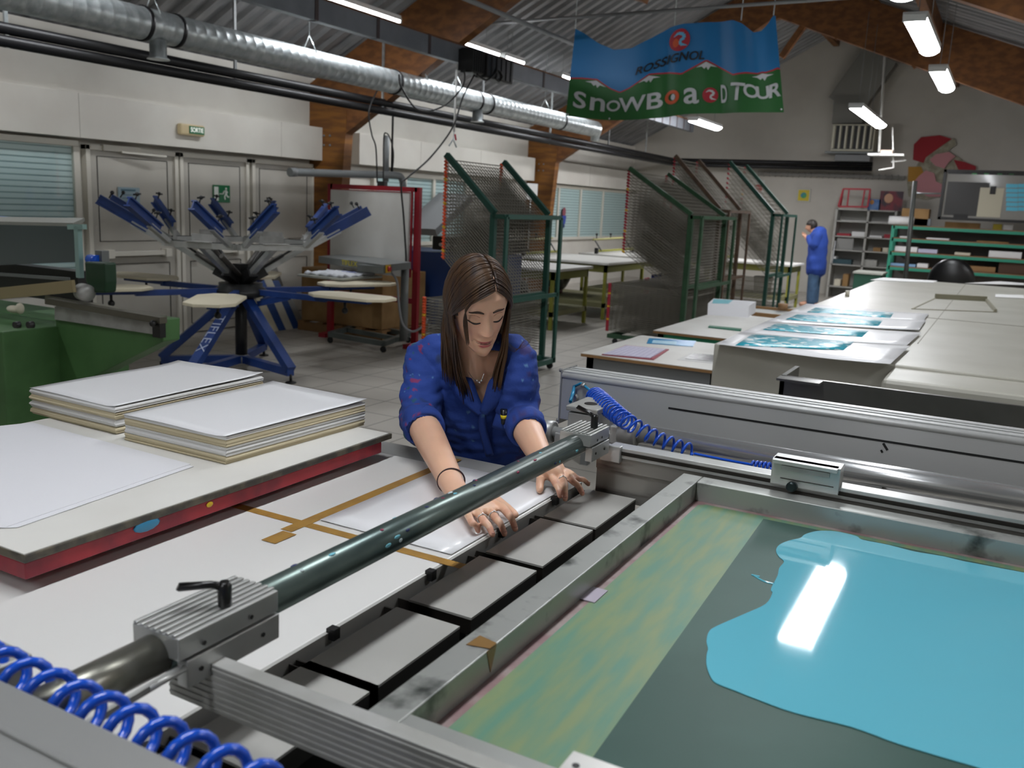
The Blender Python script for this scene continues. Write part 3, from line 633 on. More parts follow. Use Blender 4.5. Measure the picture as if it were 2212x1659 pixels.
# lower arms with platens
PZ = .80
offs = math.radians(200)
for k in range(6):
    a = offs+k*math.pi/3+.28; d = Vector((math.cos(a), math.sin(a), 0)); s = Vector((-d.y, d.x, 0))
    b = M(); b.bar(pol(a, .12, PZ-.05), pol(a, .95, PZ-.055), .05, .05); b.bar(pol(a, .2, PZ-.16), pol(a, .55, PZ-.07), .03, .05); b.bar(pol(a, .9, PZ-.05), pol(a, 1.4, PZ-.045), .08, .03)
    arm = b.build('lower_arm', blue, root)
    c = [(.82, -.09), (.95, -.2), (1.5, -.2), (1.62, -.1), (1.62, .1), (1.5, .2), (.95, .2), (.82, .09)]
    M().prism([pol(a, r, PZ-.02)+s*t for r, t in c], (0, 0, .025)).build('platen', mat('platen_cream', '#d6cdb4', .6), root, bevel=.003)
    b = M(); b.cyl(pol(a, 1.15, PZ-.13), pol(a, 1.15, PZ-.06), .012, 8); b.ball(pol(a, 1.15, PZ-.14), .03, seg=10); b.build('knob', black, root)
# upper print arms
for k in range(6):
    a = offs+k*math.pi/3-.12; d = Vector((math.cos(a), math.sin(a), 0)); s = Vector((-d.y, d.x, 0))
    p0 = pol(a, .10, .86); p1 = pol(a, .62, 1.19)
    b = M(); b.bar(p0, p1, .055, .045); b.bar(p0+s*.0+Vector((0, 0, .045)), p0+(p1-p0)*.75+Vector((0, 0, .05)), .02, .02, mi=1); b.build('print_arm', [alu, black], root)
    b = M(); b.tube([p0+s*.05+Vector((0, 0, .04)), p0+(p1-p0)*.55+s*.05+Vector((0, 0, .05))], .024, 10); b.build('spring', mat('dark_spring', '#4a4743', .5, .5), root)
    b = M(); b.bar(p0-d*.02, p0+(p1-p0)*.25, .09, .09); b.build('pivot_block', black, root)
    b = M(); b.bar(p1-s*.34, p1+s*.34, .06, .05); b.bar(p1-s*.34+Vector((0, 0, .028)), p1+s*.34+Vector((0, 0, .028)), .014, .006, mi=1); b.build('cross_bar', [alu, black], root)
    b = M(); b.bar(p1-s*.12+Vector((0, 0, .03)), p1+s*.12+Vector((0, 0, .03)), .12, .004); b.bar(p1-s*.12+Vector((0, 0, .03))-d*.05, p1+s*.12+Vector((0, 0, .03))-d*.05, .006, .13); b.build('bracket_plate', alud, root)
    upd = (d*.78+Vector((0, 0, .45))).normalized()
    for sg in (-1, 1):
        q0 = p1+s*.30*sg+upd*.02; q1 = q0+upd*.30; q2 = q0+upd*.62
        b = M(); b.bar(q0, q1, .045, .04); b.build('side_rail', alu, root)
        n = upd.cross(s).normalized(); n = n if n.z > 0 else -n
        b = M(); b.bar(q0+upd*.16+n*.035, q2+n*.035, .012, .085); b.bar(q0+upd*.16+n*.0, q2+n*.0, .06, .012); b.bar(q0+upd*.16+n*.075, q2+n*.075, .05, .012); cl = b.build('side_clamp', blue, root)
        for t in (.25, .55): b = M(); c = q0+upd*t+n*.09; b.cyl(c, c+n*.05, .006, 6); b.bar(c+n*.05-s*.03, c+n*.06+s*.03, .02, .014); b.ball(c+n*.055, .018, seg=8); b.build('clamp_knob', black, root)
# ------------------------------------------------------------------ green machine on the left
root = thing('green_cylinder_press', 'green printing machine at the left edge with a tinted hood', 'printing machine', (3.0, 4.4, 0))
GX = 3.45
g = lambda x, y, X=GX: onx(x, y, X)
b = M()
A = [g(118, 664), g(352, 690), g(352, 738), g(300, 762), g(190, 815), g(120, 830)]; A2 = [Vector((GX, A[0].y, 0.0)), ]
b.prism([A[0], A[1], A[2], g(205, 812), Vector((GX, g(205, 812).y, .25)), Vector((GX, A[0].y, .1))], (.12, 0, 0)); b.build('side_body', green, root, bevel=.006)
b = M(); zc = g(60, 690).z; b.box(GX-.35, A[0].y-.02, .02, GX+.5, A[0].y+1.9, zc-.01); b.build('main_body', green, root, bevel=.01)
b = M(); b.prism([g(118, 662, GX-.02), g(345, 700, GX-.02), g(345, 722, GX-.02), g(330, 722, GX-.02), g(118, 690, GX-.02)], (.02, 0, 0)); b.build('steel_strip', alud, root)
b = M(); b.bar(g(105, 650, GX-.03), g(353, 692, GX-.03), .05, .035); b.bar(g(105, 643, GX+.2), g(353, 688, GX+.2), .05, .03); b.build('rail', mat('rail_dull_steel', '#6f6c60', .4, .7), root)
b = M(); c = g(337, 706, GX-.05); b.box(c.x, c.y-.03, c.z-.06, c.x+.04, c.y+.03, c.z+.05); b.ball(c+Vector((-.02, 0, .02)), .02, seg=8); b.build('sensor_block', black, root)
HXX = 3.55
A = [g(-60, 482, HXX), g(-60, 575, HXX), g(165, 568, HXX), g(176, 500, HXX), g(160, 490, HXX)]
hd = mat('tinted_hood', '#3d4a4a', .12, .1, coat=.4)
b = M(); b.prism([g(-60, 484, HXX), g(-60, 575, HXX), g(165, 566, HXX), g(158, 489, HXX)], (.02, 0, 0)); b.build('hood_front', hd, root)
b = M(); tl_ = g(-60, 484, HXX); tr_ = g(158, 489, HXX); b.hexa([tl_, tr_, tr_+Vector((.08, 0, .03)), tl_+Vector((.08, 0, .03)), tl_+Vector((0, 0, .02)), tr_+Vector((0, 0, .02)), tr_+Vector((.08, 0, .05)), tl_+Vector((.08, 0, .05))]); b.build('hood_top', mat('hood_grey', '#84867f', .4, .2), root)
b = M(); b.bar(g(168, 488, HXX-.02), g(173, 600, HXX-.02), .035, .03); b.bar(g(150, 490, HXX-.02), g(183, 490, HXX-.02), .03, .03); b.build('hood_post', mat('pale_green_acrylic', '#7d9a94', .2, coat=.4), root)
b = M(); b.prism([g(182, 565), g(226, 568), g(228, 610), g(226, 633), g(195, 632), g(184, 606)], (.08, 0, 0)); b.build('gear_box', mat('deep_green', '#15351f', .4), root, bevel=.01)
b = M(); c = g(188, 633, GX-.04); b.lathe(c, [(.012, 0), (.05, 0), (.05, .08), (.03, .1)], 20, axis=(.3, 1, 0)); b.build('hand_wheel', alud, root)
b = M(); b.box(GX+.05, A[0].y-1.5+.0, zc, GX+.06, A[0].y, zc); b.bar(g(-60, 588, HXX), g(150, 603, HXX), .012, .02); b.build('squeegee_bar', greyl, root)
b = M(); b.bar(g(-60, 640, GX-.1), g(160, 618, GX-.1), .02, .07); b.build('feed_edge', mat('feed_brown', '#8a7d5c', .5), root)
b = M(); p = g(-60, 600, HXX+.1); q = g(170, 640, HXX+.1); b.box(HXX+.1, q.y, q.z-.05, HXX+.2, p.y, g(-60, 560, HXX+.1).z); b.build('cylinder_bed_hood_shade', black, root)  # black bed raised to stand in for the shade inside the hood
b = M(); c = g(30, 668, GX-.1); b.ball(c, .03, sc=(1, 2, .8)); b.ball(c+Vector((0, -.06, .01)), .025, sc=(1, 1, 1.4)); b.build('cotton_rag', cream, root)
b = M()
for px in (42, 71): c = g(px, 701, GX-.40); b.lathe(c, [(.02, 0), (.018, .03)], 14, axis=(-1, 0, 0)); 
b.build('control_knob', black, root)
b = M(); c = g(193, 560, GX+.1); b.cyl(c, c+Vector((0, -.09, 0)), .03, 12); b.build('blue_coupling', bluehose, root)
c = g(213, 560, GX+.1); M().box(c.x, c.y-.03, c.z-.07, c.x+.05, c.y+.03, c.z+.05).build('bearing_bracket', greyl, root)
p = g(0, 473, 3.8); tag(M().box(3.8, p.y-.22, p.z-.02, 4.1, p.y+.6, p.z).build('blue_squeegee', mat('light_blue_lacquer', '#3568b5', .4)), 'flat blue strip lying on top of the green machine hood', 'squeegee')
# ------------------------------------------------------------------ red framed white board
root = thing('red_framed_board', 'tall white board in a dark red steel frame on feet', 'board', (8.45, 6.5, 0))
BX = 8.45
a0 = onx(716, 398, BX); a1 = onx(904, 404, BX); zt = (a0.z+a1.z)/2; y0 = a0.y; y1 = a1.y
b = M()
for yy in (y0, y1): b.box(BX-.025, yy-.035, .04, BX+.025, yy+.035, zt)
b.box(BX-.025, y1, zt-.05, BX+.025, y0, zt); b.box(BX-.02, y1, .50, BX+.02, y0, .56); b.build('frame', red, root)
for yy in (y0, y1): M().box(BX-.16, yy-.05, 0, BX+.5, yy+.05, .05).build('foot', red, root)
p = onx(722, 408, BX-.03); q = onx(895, 600, BX-.03); M().box(BX-.05, y1+.08, q.z, BX-.03, y0-.03, zt-.06).build('white_panel', white, root)
b = M(); b.box(BX-.055, y1+.04, q.z, BX-.035, y1+.06, zt-.05); b.box(BX-.055, y1+.05, zt-.065, BX-.035, y0-.02, zt-.055); b.build('panel_edge', red, root)
p = onx(825, 390, BX); M().box(BX-.02, p.y-.05, zt, BX+.04, p.y+.05, zt+.05).build('mount', black, root)
# flash dryer
root = thing('flash_dryer', 'grey flash dryer on a wheeled stand with yellow lettering, before the white board', 'dryer', (8.0, 5.7, 0))
fz = .99
fg = mat('flash_grey', '#777a79', .45, .2)
C = [onz(688, 553, fz+.0), onz(828, 572, fz), onz(888, 566, fz), onz(752, 548, fz)]
b = M(); b.prism([Vector((c.x, c.y, fz-.075)) for c in C], (0, 0, .075)); b.build('heater_head', fg, root, bevel=.004)
r_ = (C[1]-C[0]).normalized(); 
place_text('TIFLEX', .075, (C[0]+C[1])/2+Vector((0, 0, -.035))+r_.cross(Vector((0, 0, 1)))*.004, r_, (0, 0, 1), 'lettering', mat('letter_yellow', '#c8b81e', .5), root, sx=1.3)
b = M(); s_ = C[1]; t_ = C[2]; rr = (t_-s_).normalized(); nn = rr.cross(Vector((0, 0, 1)))
b.hexa([s_+Vector((0, 0, -.09))+nn*.002, s_+rr*.2+Vector((0, 0, -.09))+nn*.002, s_+rr*.2+Vector((0, 0, -.09))-nn*.3, s_+Vector((0, 0, -.09))-nn*.3]+[s_+Vector((0, 0, -.02))+nn*.002, s_+rr*.2+Vector((0, 0, -.02))+nn*.002, s_+rr*.2+Vector((0, 0, -.02))-nn*.3, s_+Vector((0, 0, -.02))-nn*.3]); b.build('control_box', mat('control_grey', '#5c605f', .5), root)
c = s_+rr*.09+Vector((0, 0, -.045))+nn*.01; b = M(); b.bar(c-rr*.05, c+rr*.05, .01, .08); sw = b.build('switch_plate', mat('switch_yellow', '#d0a51e', .5), root)
M().lathe(c, [(.028, 0), (.022, .03)], 16, axis=nn).build('red_switch', mat('switch_red', '#b8252a', .4), sw)
b = M(); b.cyl(Vector((8.28, 5.84, .1)), Vector((8.28, 5.84, .95)), .045, 14); b.build('column', fg, root)
b = M()
F = [onz(713, 722, .10), onz(828, 742, .10), onz(882, 722, .10), onz(780, 702, .10)]
for i in range(4): b.bar(F[i], F[(i+1) % 4], .06, .055)
b.bar((F[1]+F[2])/2, (F[0]+F[3])/2, .05, .05); b.build('base_frame', mat('base_grey', '#585f5c', .45, .2), root)
b = M(); b.bar(F[1]*.6+F[2]*.4, Vector((8.35, 5.82, .12)), .06, .05); b.build('base_arm', mat('base_grey', '#fff'), root)
for f in F:
    M().lathe((f.x-.012, f.y, .035), [(.033, 0), (.035, .004), (.035, .022), (.033, .026)], 16, axis=(1, 0, 0)).build('caster', rubber, root)
tag(M().tube(smooth([onx(846, 590, 8.0), onx(858, 610, 8.0), onx(862, 660, 8.0), onx(870, 700, 8.05), onx(890, 716, 8.1), onx(912, 706, 8.15), onx(925, 690, 8.2)]), .012, 8).build('white_cable', mat('cable_white', '#9d9fa2', .5)), 'thick white cable drooping from the flash dryer', 'cable')
# tee shirt on a rear platen
q = onz(732, 592, .845)
b = M(); n = 12; P = [[Vector((q.x-.28+.55*i/n, q.y-.27+.5*j/n, .85+.012*math.sin(i*1.7)+.01*math.sin(j*2.1+i))) for j in range(n+1)] for i in range(n+1)]
b.grid(P); tag(b.build('folded_tee_shirt', mat('tee_white', '#d3d6dc', .8), solid=.02), 'white folded tee shirt with blue print on a carousel platen', 'tee shirt')
tag(M().box(q.x-.34, q.y-.32, .815, q.x+.34, q.y+.28, .838).build('grey_platen_board', mat('platen_grey', '#a4a69e', .5), bevel=.003), 'grey board beneath the folded tee shirt', 'board')
M_t = bpy.data.objects['folded_tee_shirt']; p_ = place_text('tiflex', .09, (q.x+.05, q.y-.1, .875), (.2, -1, 0), (1, .2, 0), 'print_motif', mat('print_blue', '#3a56b8', .6), M_t)
# blue conveyor machine behind
root = thing('blue_conveyor_dryer', 'blue machine with control panel behind the red framed board', 'machine', (9.9, 6.3, 0))
zt = ony(945, 505, 6.3).z
M().box(9.6, 5.55, .45, 10.5, 7.4, 1.02).build('cabinet', mat('machine_blue', '#1f3a6e', .5), root, bevel=.01)
M().box(9.6, 5.55, .1, 10.3, 6.6, .42).build('lower_cabinet', mat('machine_blue', '#fff'), root, bevel=.01)
M().box(9.65, 5.5, 1.05, 10.5, 6.4, 1.22).build('control_housing', black, root, bevel=.01)
b = M()
for k in range(7): b.cyl((9.645, 5.6+.11*k, 1.12), (9.62, 5.6+.11*k, 1.12), .02, 8)
b.build('buttons', mat('button_pale', '#b0b0ac', .5), root)
b = M(); b.cyl((9.645, 5.88, 1.17), (9.61, 5.88, 1.17), .03, 10); b.build('red_button', mat('switch_red', '#fff'), root)
b = M(); b.bar(ony(905, 500, 6.3), ony(985, 425, 6.3), .5, .09); b.build('sloping_conveyor', grey, root)
for (x, y) in ((9.7, 5.6), (9.7, 7.2), (10.3, 5.6), (10.3, 7.2)): M().box(x, y, 0, x+.07, y+.07, .46).build('leg', mat('machine_blue', '#fff'), root)
# carton on a pallet
root = thing('wooden_pallet', 'small wooden pallet under the big cardboard box', 'pallet', (9.2, 7.2, 0))
b = M()
for k in range(5): b.box(8.57, 6.35+.3*k, .10, 9.55, 6.45+.3*k, .12)
for k in range(3): b.box(8.57+.44*k, 6.35, 0, 8.66+.44*k, 7.65, .10)
b.build('slats', plywood, root)
tag(M().box(8.60, 6.38, .125, 9.5, 7.62, .78).build('cardboard_box', card, bevel=.01), 'big cardboard box on a pallet behind the red frame', 'box')
# boards leaning against the left wall
cols = ['#cfc8b0', '#2a4f8f', '#c9c6b8', '#234a8a', '#8d8f8c', '#55524c', '#b7ab92']
labs = ['cream board leaning low against the wall, leftmost of the leaning boards', 'blue board leaning between two pale boards', 'off white board leaning right of the blue board', 'narrow blue board leaning beside the grey one', 'grey board leaning last before the cardboard box', 'dark round topped board behind the leaning boards', 'tan round topped board behind the leaning boards']
for k in range(7):
    px = 583+k*15 if k < 5 else (622, 575)[k-5]
    q = ony(px, 700 if k < 5 else 690, YL-.55 if k < 5 else YL-.35); h = (.55, .6, .6, .58, .5, .75, .72)[k]
    b = M(); b.hexa([(q.x, q.y-.03, .0), (q.x+.14, q.y-.03, .0), (q.x+.14, q.y+.0, .0), (q.x, q.y+.0, .0), (q.x-.08, q.y+.25, h), (q.x+.06, q.y+.25, h), (q.x+.06, q.y+.28, h), (q.x-.08, q.y+.28, h)])
    tag(b.build('leaning_board', mat('board_%s' % ('cream', 'blue', 'offwhite', 'deepblue', 'grey', 'dark', 'tan')[k], cols[k], .5), bevel=.004), labs[k], 'board')
# ------------------------------------------------------------------ drying racks
def tray_mesh(wd, dp, mats, r=.0023, nx=None, ny=None):
    """tray in its own plane: x 0..wd, y 0..dp (hinge at y = 0)"""
    b = M(); nx = nx or int(wd/.055); ny = ny or int(dp/.08)
    for i in range(nx+1): x = wd*i/nx; b.box(x-r*.6, 0, -r*.6, x+r*.6, dp, r*.6, mi=0)
    for j in range(ny+1): y = dp*j/ny; b.box(0, y-r*.7, r*.6, wd, y+r*.7, r*2, mi=0)
    for x in (0, wd): b.box(x-r*1.6, 0, -r*1.6, x+r*1.6, dp, r*1.6, mi=0)
    b.box(0, dp-r*1.6, -r*1.6, wd, dp+r*1.6, r*1.6, mi=0)
    me = bpy.data.meshes.new('tray'); b.bm.to_mesh(me); b.bm.free()
    for m in mats: me.materials.append(m)
    return me
def rack(X0, X1, YH, dp, ztop, zsplit_up, ang, fm, wm, cm, ym, label, nup=26, nlow=22, zlow=(.16, .68), floor_base=True, postw=.05, armw=.05, cap_r=.014):
    wd = X1-X0
    root = thing('drying_rack', label, 'drying rack', (X0, YH, 0))
    OFF[root.name] = Vector((X0, YH, 0))
    me = tray_mesh(wd-.08, dp, [wm])
    caps = bpy.data.meshes.new('cap'); b = M()
    b.tube([(0, dp-.005, 0), (0, dp+.03, 0)], cap_r, 8)
    b.bm.to_mesh(caps); b.bm.free(); caps.materials.append(cm)
    capy = caps.copy(); capy.materials.clear(); capy.materials.append(ym)
    def put(z, a, k):
        o = bpy.data.objects.new('wire_tray', me); COL.objects.link(o); o.parent = root
        o.location = (.04, .02, z); o.rotation_euler = (a, 0, 0)
        for xc in (0, wd-.08): c = bpy.data.objects.new('end_cap', capy if k % 7 == 6 else caps); COL.objects.link(c); c.parent = o; c.location = (xc, 0, 0)
    for k in range(nup): put(ztop-.02-(ztop-zsplit_up)*k/(nup-1), ang, k)
    for k in range(nlow): put(zlow[0]+(zlow[1]-zlow[0])*k/(nlow-1), .02, k)
    for x in (X0, X1):
        M().box(x-postw/2, YH-postw/2, .08, x+postw/2, YH+postw/2, ztop).build('post', fm, root)
        M().box(x-postw/2, YH-.15, .1, x+postw/2, YH-.15+postw*.5, ztop-.02).build('rear_post', fm, root)
        M().bar((x, YH-.13, ztop-.02), (x, YH, ztop-.02), postw, .04).build('top_link', fm, root)
    for z in (ztop-.02, .78, .12): M().box(X0, YH-.02, z-.02, X1, YH+.02, z+.02).build('cross_rail', fm, root)
    for z in (ztop-.02, .78): M().box(X0, YH-.15, z-.02, X1, YH-.13, z+.02).build('cross_rail', fm, root)
    ca, sa = math.cos(ang), math.sin(ang)
    for x in (X0+.02, X1-.02): M().bar((x, YH, ztop+.01), (x, YH+ca*(dp+.02), ztop+.01+sa*(dp+.02)), armw, .05).build('top_arm', fm, root)
    b = M()
    for x in (X0, X1): b.box(x-.03, YH-.15, .07, x+.03, YH+dp, .12)
    b.box(X0, YH+dp-.04, .07, X1, YH+dp, .12); b.box(X0, YH-.15, .07, X1, YH-.11, .12); b.build('base', fm, root)
    for x in (X0, X1):
        for y in (YH-.1, YH+dp-.1): M().lathe((x-.012, y, .035), [(.03, 0), (.035, .004), (.035, .02), (.03, .024)], 14, axis=(1, 0, 0)).build('caster', rubber, root)
    return root
rack(7.22, 8.35, 4.13, .72, 1.57, .66, math.radians(43), greend, wire, orange, yelcap, 'drying rack with orange capped wire trays just behind the woman', nup=30, nlow=20, zlow=(.2, .72))
rack(10.5, 11.95, 3.33, .95, 1.63, .66, math.radians(32), greeng, wired, redcap, yelcap, 'green drying rack with lowered trays at the left front of the rack group', nup=28, nlow=26, zlow=(.14, .72), postw=.06)
rack(12.25, 13.35, 3.5, .95, 1.72, .8, math.radians(45), brown, wired, redcap, yelcap, 'rust brown drying rack in the middle of the rack group', nup=22, nlow=18)
rack(13.75, 14.75, 3.12, 1.0, 1.70, .8, math.radians(45), greend, wired, redcap, yelcap, 'dark green drying rack at the right end of the rack group', nup=14, nlow=8)
# ------------------------------------------------------------------ screen printing benches along the windows
def bench(x0, y0, x1, y1, z, label, shelf=True):
    root = thing('printing_bench', label, 'bench', (x0, y0, 0))
    M().box(x0, y0, z-.035, x1, y1, z).build('bench_top', white, root, bevel=.004)
    M().box(x0+.05, y0+.05, z-.15, x1-.05, y1-.05, z-.037).build('apron_box', mat('olive_apron', '#6a6a2c', .6), root)
    for (x, y) in ((x0+.05, y0+.05), (x1-.09, y0+.05), (x0+.05, y1-.09), (x1-.09, y1-.09)): M().box(x, y, 0, x+.045, y+.045, z-.035).build('leg', yg, root)
    if shelf:
        b = M(); b.box(x0+.05, y0+.05, .22, x1-.05, y1-.05, .25); b.box(x0+.05, y0+.05, .18, x1-.05, y0+.09, .22); b.box(x0+.05, y0+.05, .18, x0+.09, y1-.05, .22); b.build('lower_shelf', mat('shelf_dusty', '#7d7b58', .7), root)
    return root
def hinge_clamp(x0, x1, y, z, label):
    root = thing('screen_hinge_clamp', label, 'clamp', (x0, y, z))
    M().cyl((x0, y, z+.045), (x1, y, z+.045), .022, 10).build('lower_bar', yg, root)
    M().cyl((x0+.1, y+.12, z+.24), (x1-.05, y+.12, z+.26), .018, 10).build('upper_bar', mat('pale_olive', '#a5a168', .5), root)
    for x in (x0+.15, x1-.2): M().bar((x, y-.03, z+.05), (x+.02, y+.14, z+.26), .015, .02).build('link_arm', black, root)
    b = M()
    for k in range(3): x = x0+.25+k*(x1-x0-.5)/2; b.cyl((x, y+.12, z+.26), (x, y+.12, z+.32), .01, 8); b.ball((x, y+.12, z+.33), .025, seg=8)
    b.box(x0-.02, y-.03, z, x0+.03, y+.03, z+.1); b.build('clamp_knob', black, root)
    b = M(); b.box(x0, y-.02, z, x0+.04, y+.02, z+.03); b.box(x1-.04, y-.02, z, x1, y+.02, z+.03); b.build('clamp_foot', black, root)
BZ = .86
bench(10.9, 5.25, 12.15, 6.55, BZ-.03, 'white topped bench nearest the green rack, partly hidden by it')
bench(12.6, 5.2, 14.3, 6.9, BZ, 'white topped bench with yellow legs in the middle under the windows')
bench(14.8, 4.9, 16.9, 6.7, BZ, 'white topped bench with yellow legs behind the red capped rack')
bench(16.5, 3.3, 17.5, 4.9, BZ-.03, 'white topped bench between the racks and the man')
hinge_clamp(12.7, 14.0, 6.7, BZ, 'olive screen clamp on the middle bench')
hinge_clamp(14.9, 16.7, 6.4, BZ, 'yellow screen clamp on the bench behind the red capped rack')
hinge_clamp(16.55, 17.45, 4.6, BZ-.03, 'olive screen clamp on the bench beside the man')
for (x, y, lab) in ((13.4, 6.5, 'dark fan under the middle bench'), (11.6, 6.2, 'dark fan under the bench behind the green rack')):
    root = thing('suction_fan', lab, 'fan', (x, y, .25))
    M().lathe((x-.08, y, .43), [(.05, 0), (.15, .0), (.17, .04), (.17, .14), (.15, .18)], 20, axis=(1, 0, 0)).build('housing', black, root)
    M().box(x-.15, y-.12, .255, x+.15, y+.12, .36).build('red_motor', mat('motor_red', '#6a1f28', .5), root)
q = ony(1215, 600, 6.4)
tag(M().tube(smooth([(q.x-.25, 6.4, .6), (q.x-.22, 6.4, .5), (q.x-.02, 6.4, .36), (q.x+.2, 6.4, .5), (q.x+.22, 6.4, .6)]), .055, 14).build('suction_hose', grey), 'thick grey hose curling under the middle bench', 'hose')
for (x, y, z, r, h, m_, lab) in ((14.2, 5.0, 0, .16, .42, 'plastic', 'pale plastic bucket beside the green rack'), (16.95, 3.9, .22, .17, .31, 'metal', 'ink stained tin drum under the bench near the man')):
    root = thing('ink_bucket', lab, 'bucket', (x, y, z)); zz = z+(.031 if z else 0)
    M().lathe((x, y, zz), [(r*.9, 0), (r, h), (r*.96, h), (r*.86, .02)], 24).build('bucket_body', mat('bucket_'+m_, '#b9b4b0', .5, col2='#a06a62', nscale=5, namt=(.55, .7)), root)
    M().lathe((x, y, zz+h-.03), [(r, 0), (r+.012, .005), (r+.012, .02), (r, .025)], 24).build('rim', greyl, root)
root = thing('blue_jerrycan', 'blue plastic canister under the bench below the windows', 'canister', (15.4, 5.5, 0))
b = M(); b.box(15.3, 5.2, .252, 15.5, 5.5, .55); b.build('body', mat('jerrycan_blue', '#24348f', .4), root, bevel=.03)
b = M(); b.cyl((15.4, 5.35, .55), (15.4, 5.35, .58), .03, 12); b.build('cap', mat('jerrycan_blue', '#fff'), root)
b = M(); b.cyl((15.2, 5.02, .52), (15.2, 5.02, .82), .05, 14); tag(b.build('blue_can', mat('can_blue', '#2f7fc0', .4)), 'light blue spray can hanging at the bench leg', 'can')
tag(M().box(15.5, 5.1, .42, 15.56, 5.3, .7).build('switch_box', mat('switch_cream', '#a9a48c', .5)), 'small cream switch box under the bench by the blue canister', 'switch box')
# flat switch sign on post
q = ony(1150, 414, 7.5)
b = M(); b.box(q.x-.2, 7.5, q.z-.14, q.x+.2, 7.52, q.z+.14); b.cyl((q.x, 7.53, 0), (q.x, 7.53, q.z), .012, 8); tag(b.build('small_white_lamp_shade', mat('shade_white', '#cfcfcc', .4)), 'small white tilted reflector in front of the timber post', 'reflector')
# ------------------------------------------------------------------ tunnel dryer and the tables beside it
dry = mat('dryer_beige_enamel', '#b3b1a7', .35, col2='#a9a79c', nscale=2)
root = thing('tunnel_dryer', 'very long beige tunnel dryer running away on the right', 'dryer', (4.7, 0, 0))
M().box(4.68, -2.4, .30, 11.8, 1.30, 1.0).build('housing', dry, root, bevel=.008)
M().box(4.30, -2.4, .45, 4.70, .42, .985).build('end_hood', dry, root, bevel=.02)
b = M()
for (x, y) in ((4.8, 1.15), (11.6, 1.15), (8, 1.15), (4.8, -2.2), (11.6, -2.2)): b.box(x, y, 0, x+.08, y+.08, .31)
b.build('legs', grey, root)
b = M()
b.box(5.6, .38, 1.0, 11.7, .384, 1.003, mi=0); b.box(7.2, -2.3, 1.0, 7.204, 1.28, 1.003)
b.build('panel_seam', mat('seam_grey', '#8a867a', .6), root)
b = M(); c = [onz(1970, 668, 1.0), onz(2020, 645, 1.0), onz(2130, 651, 1.0), onz(2150, 675, 1.0)]
A_ = [Vector((7.0, -.05, 1.0)), Vector((8.2, -.15, 1.0))]
for i in range(4): b.bar(c[i], c[(i+1) % 4], .012, .012)
b.bar(c[1]+Vector((0, 0, .02)), c[2]+Vector((0, 0, .02)), .03, .05); b.bar(c[2]+Vector((0, 0, .01)), c[3]+Vector((0, 0, .01)), .02, .03)
b.build('hatch_frame', mat('hatch_metal', '#87836f', .5, .3), root)
b = M(); c = onz(1830, 640, 1.0); b.cyl(c, c+Vector((0, 0, .05)), .02, 10); b.build('stop_knob', mat('knob_cream', '#b5b0a0', .4), root)
root = thing('steel_catch_tray', 'stainless steel trough at the near end of the tunnel dryer', 'tray', (4.0, .8, .5))
b = M(); b.box(3.98, -2.4, .86, 4.0, .80, .995); b.box(4.0, -2.4, .86, 4.28, .80, .88); b.box(3.98, .78, .86, 4.29, .80, .995); b.box(3.90, .62, .985, 3.99, .80, .995); b.build('trough', steel, root)
b = M(); b.box(4.05, -2.2, 0, 4.12, -2.1, .86); b.box(4.05, .6, 0, 4.12, .7, .86); b.build('support', grey, root)
prm = mat('cyan_pattern_print', '#2f9fb3', .35, col2='#cfe0e2', nscale=16, namt=(.56, .58), detail=1, coat=.2)
sheets = [([(1548, 743), (1600, 717), (1965, 752), (1922, 792)], [(1588, 746), (1625, 722), (1845, 738), (1822, 756)], 'printed sheet with cyan pattern on the dryer, nearest of the four'),
          ([(1602, 718), (1655, 694), (1990, 722), (1958, 750)], [(1648, 712), (1677, 699), (1876, 715), (1862, 728)], 'second printed sheet from the front on the dryer'),
          ([(1657, 694), (1704, 673), (2000, 694), (1985, 716)], [(1697, 690), (1722, 679), (1907, 692), (1897, 705)], 'third printed sheet from the front on the dryer'),
          ([(1705, 673), (1742, 656), (2007, 680), (1993, 697)], [(1743, 674), (1762, 664), (1930, 676), (1923, 687)], 'farthest of the four printed sheets on the dryer')]
for k, (o, c, lab) in enumerate(sheets):
    z0 = 1.003+.002*(3-k); Q = [onz(x, y, z0) for x, y in o]; n = 10; P = []
    for i in range(n+1):
        row = []
        for j in range(5):
            s = i/n; t = j/4; p = (Q[0]*(1-s)+Q[3]*s)*(1-t)+(Q[1]*(1-s)+Q[2]*s)*t
            row.append(p+Vector((0, 0, .012*max(0, s-.6)**2*6+.002*math.sin(s*9+k)*s)))
        P.append(row)
    sh = tag(M().grid(P).build('printed_sheet', whitep, solid=.001), lab, 'print', 'printed sheets drying on the tunnel dryer')
    Q = [onz(x, y, z0+.003) for x, y in c]; P = [[(Q[0]*(1-i/6)+Q[3]*i/6)*(1-j/3)+(Q[1]*(1-i/6)+Q[2]*i/6)*j/3 for j in range(4)] for i in range(7)]
    OFF[sh.name] = Vector((0, 0, 0)); M().grid(P).build('printed_motif', prm, sh, solid=.0006)
for pts, lab in (([(1880, 605), (1908, 600), (2025, 607), (2015, 611)], 'thin white sheet at the far left corner of the dryer top'), ([(2085, 612), (2160, 608), (2212, 612), (2212, 616)], 'white sheets curling at the far right of the dryer top'), ([(2150, 636), (2212, 638), (2212, 645), (2150, 642)], 'white strip at the right edge on the dryer top')):
    b = M(); b.prism([onz(x, y, 1.003) for x, y in pts], (0, 0, .003)); tag(b.build('loose_sheet', paper), lab, 'paper')
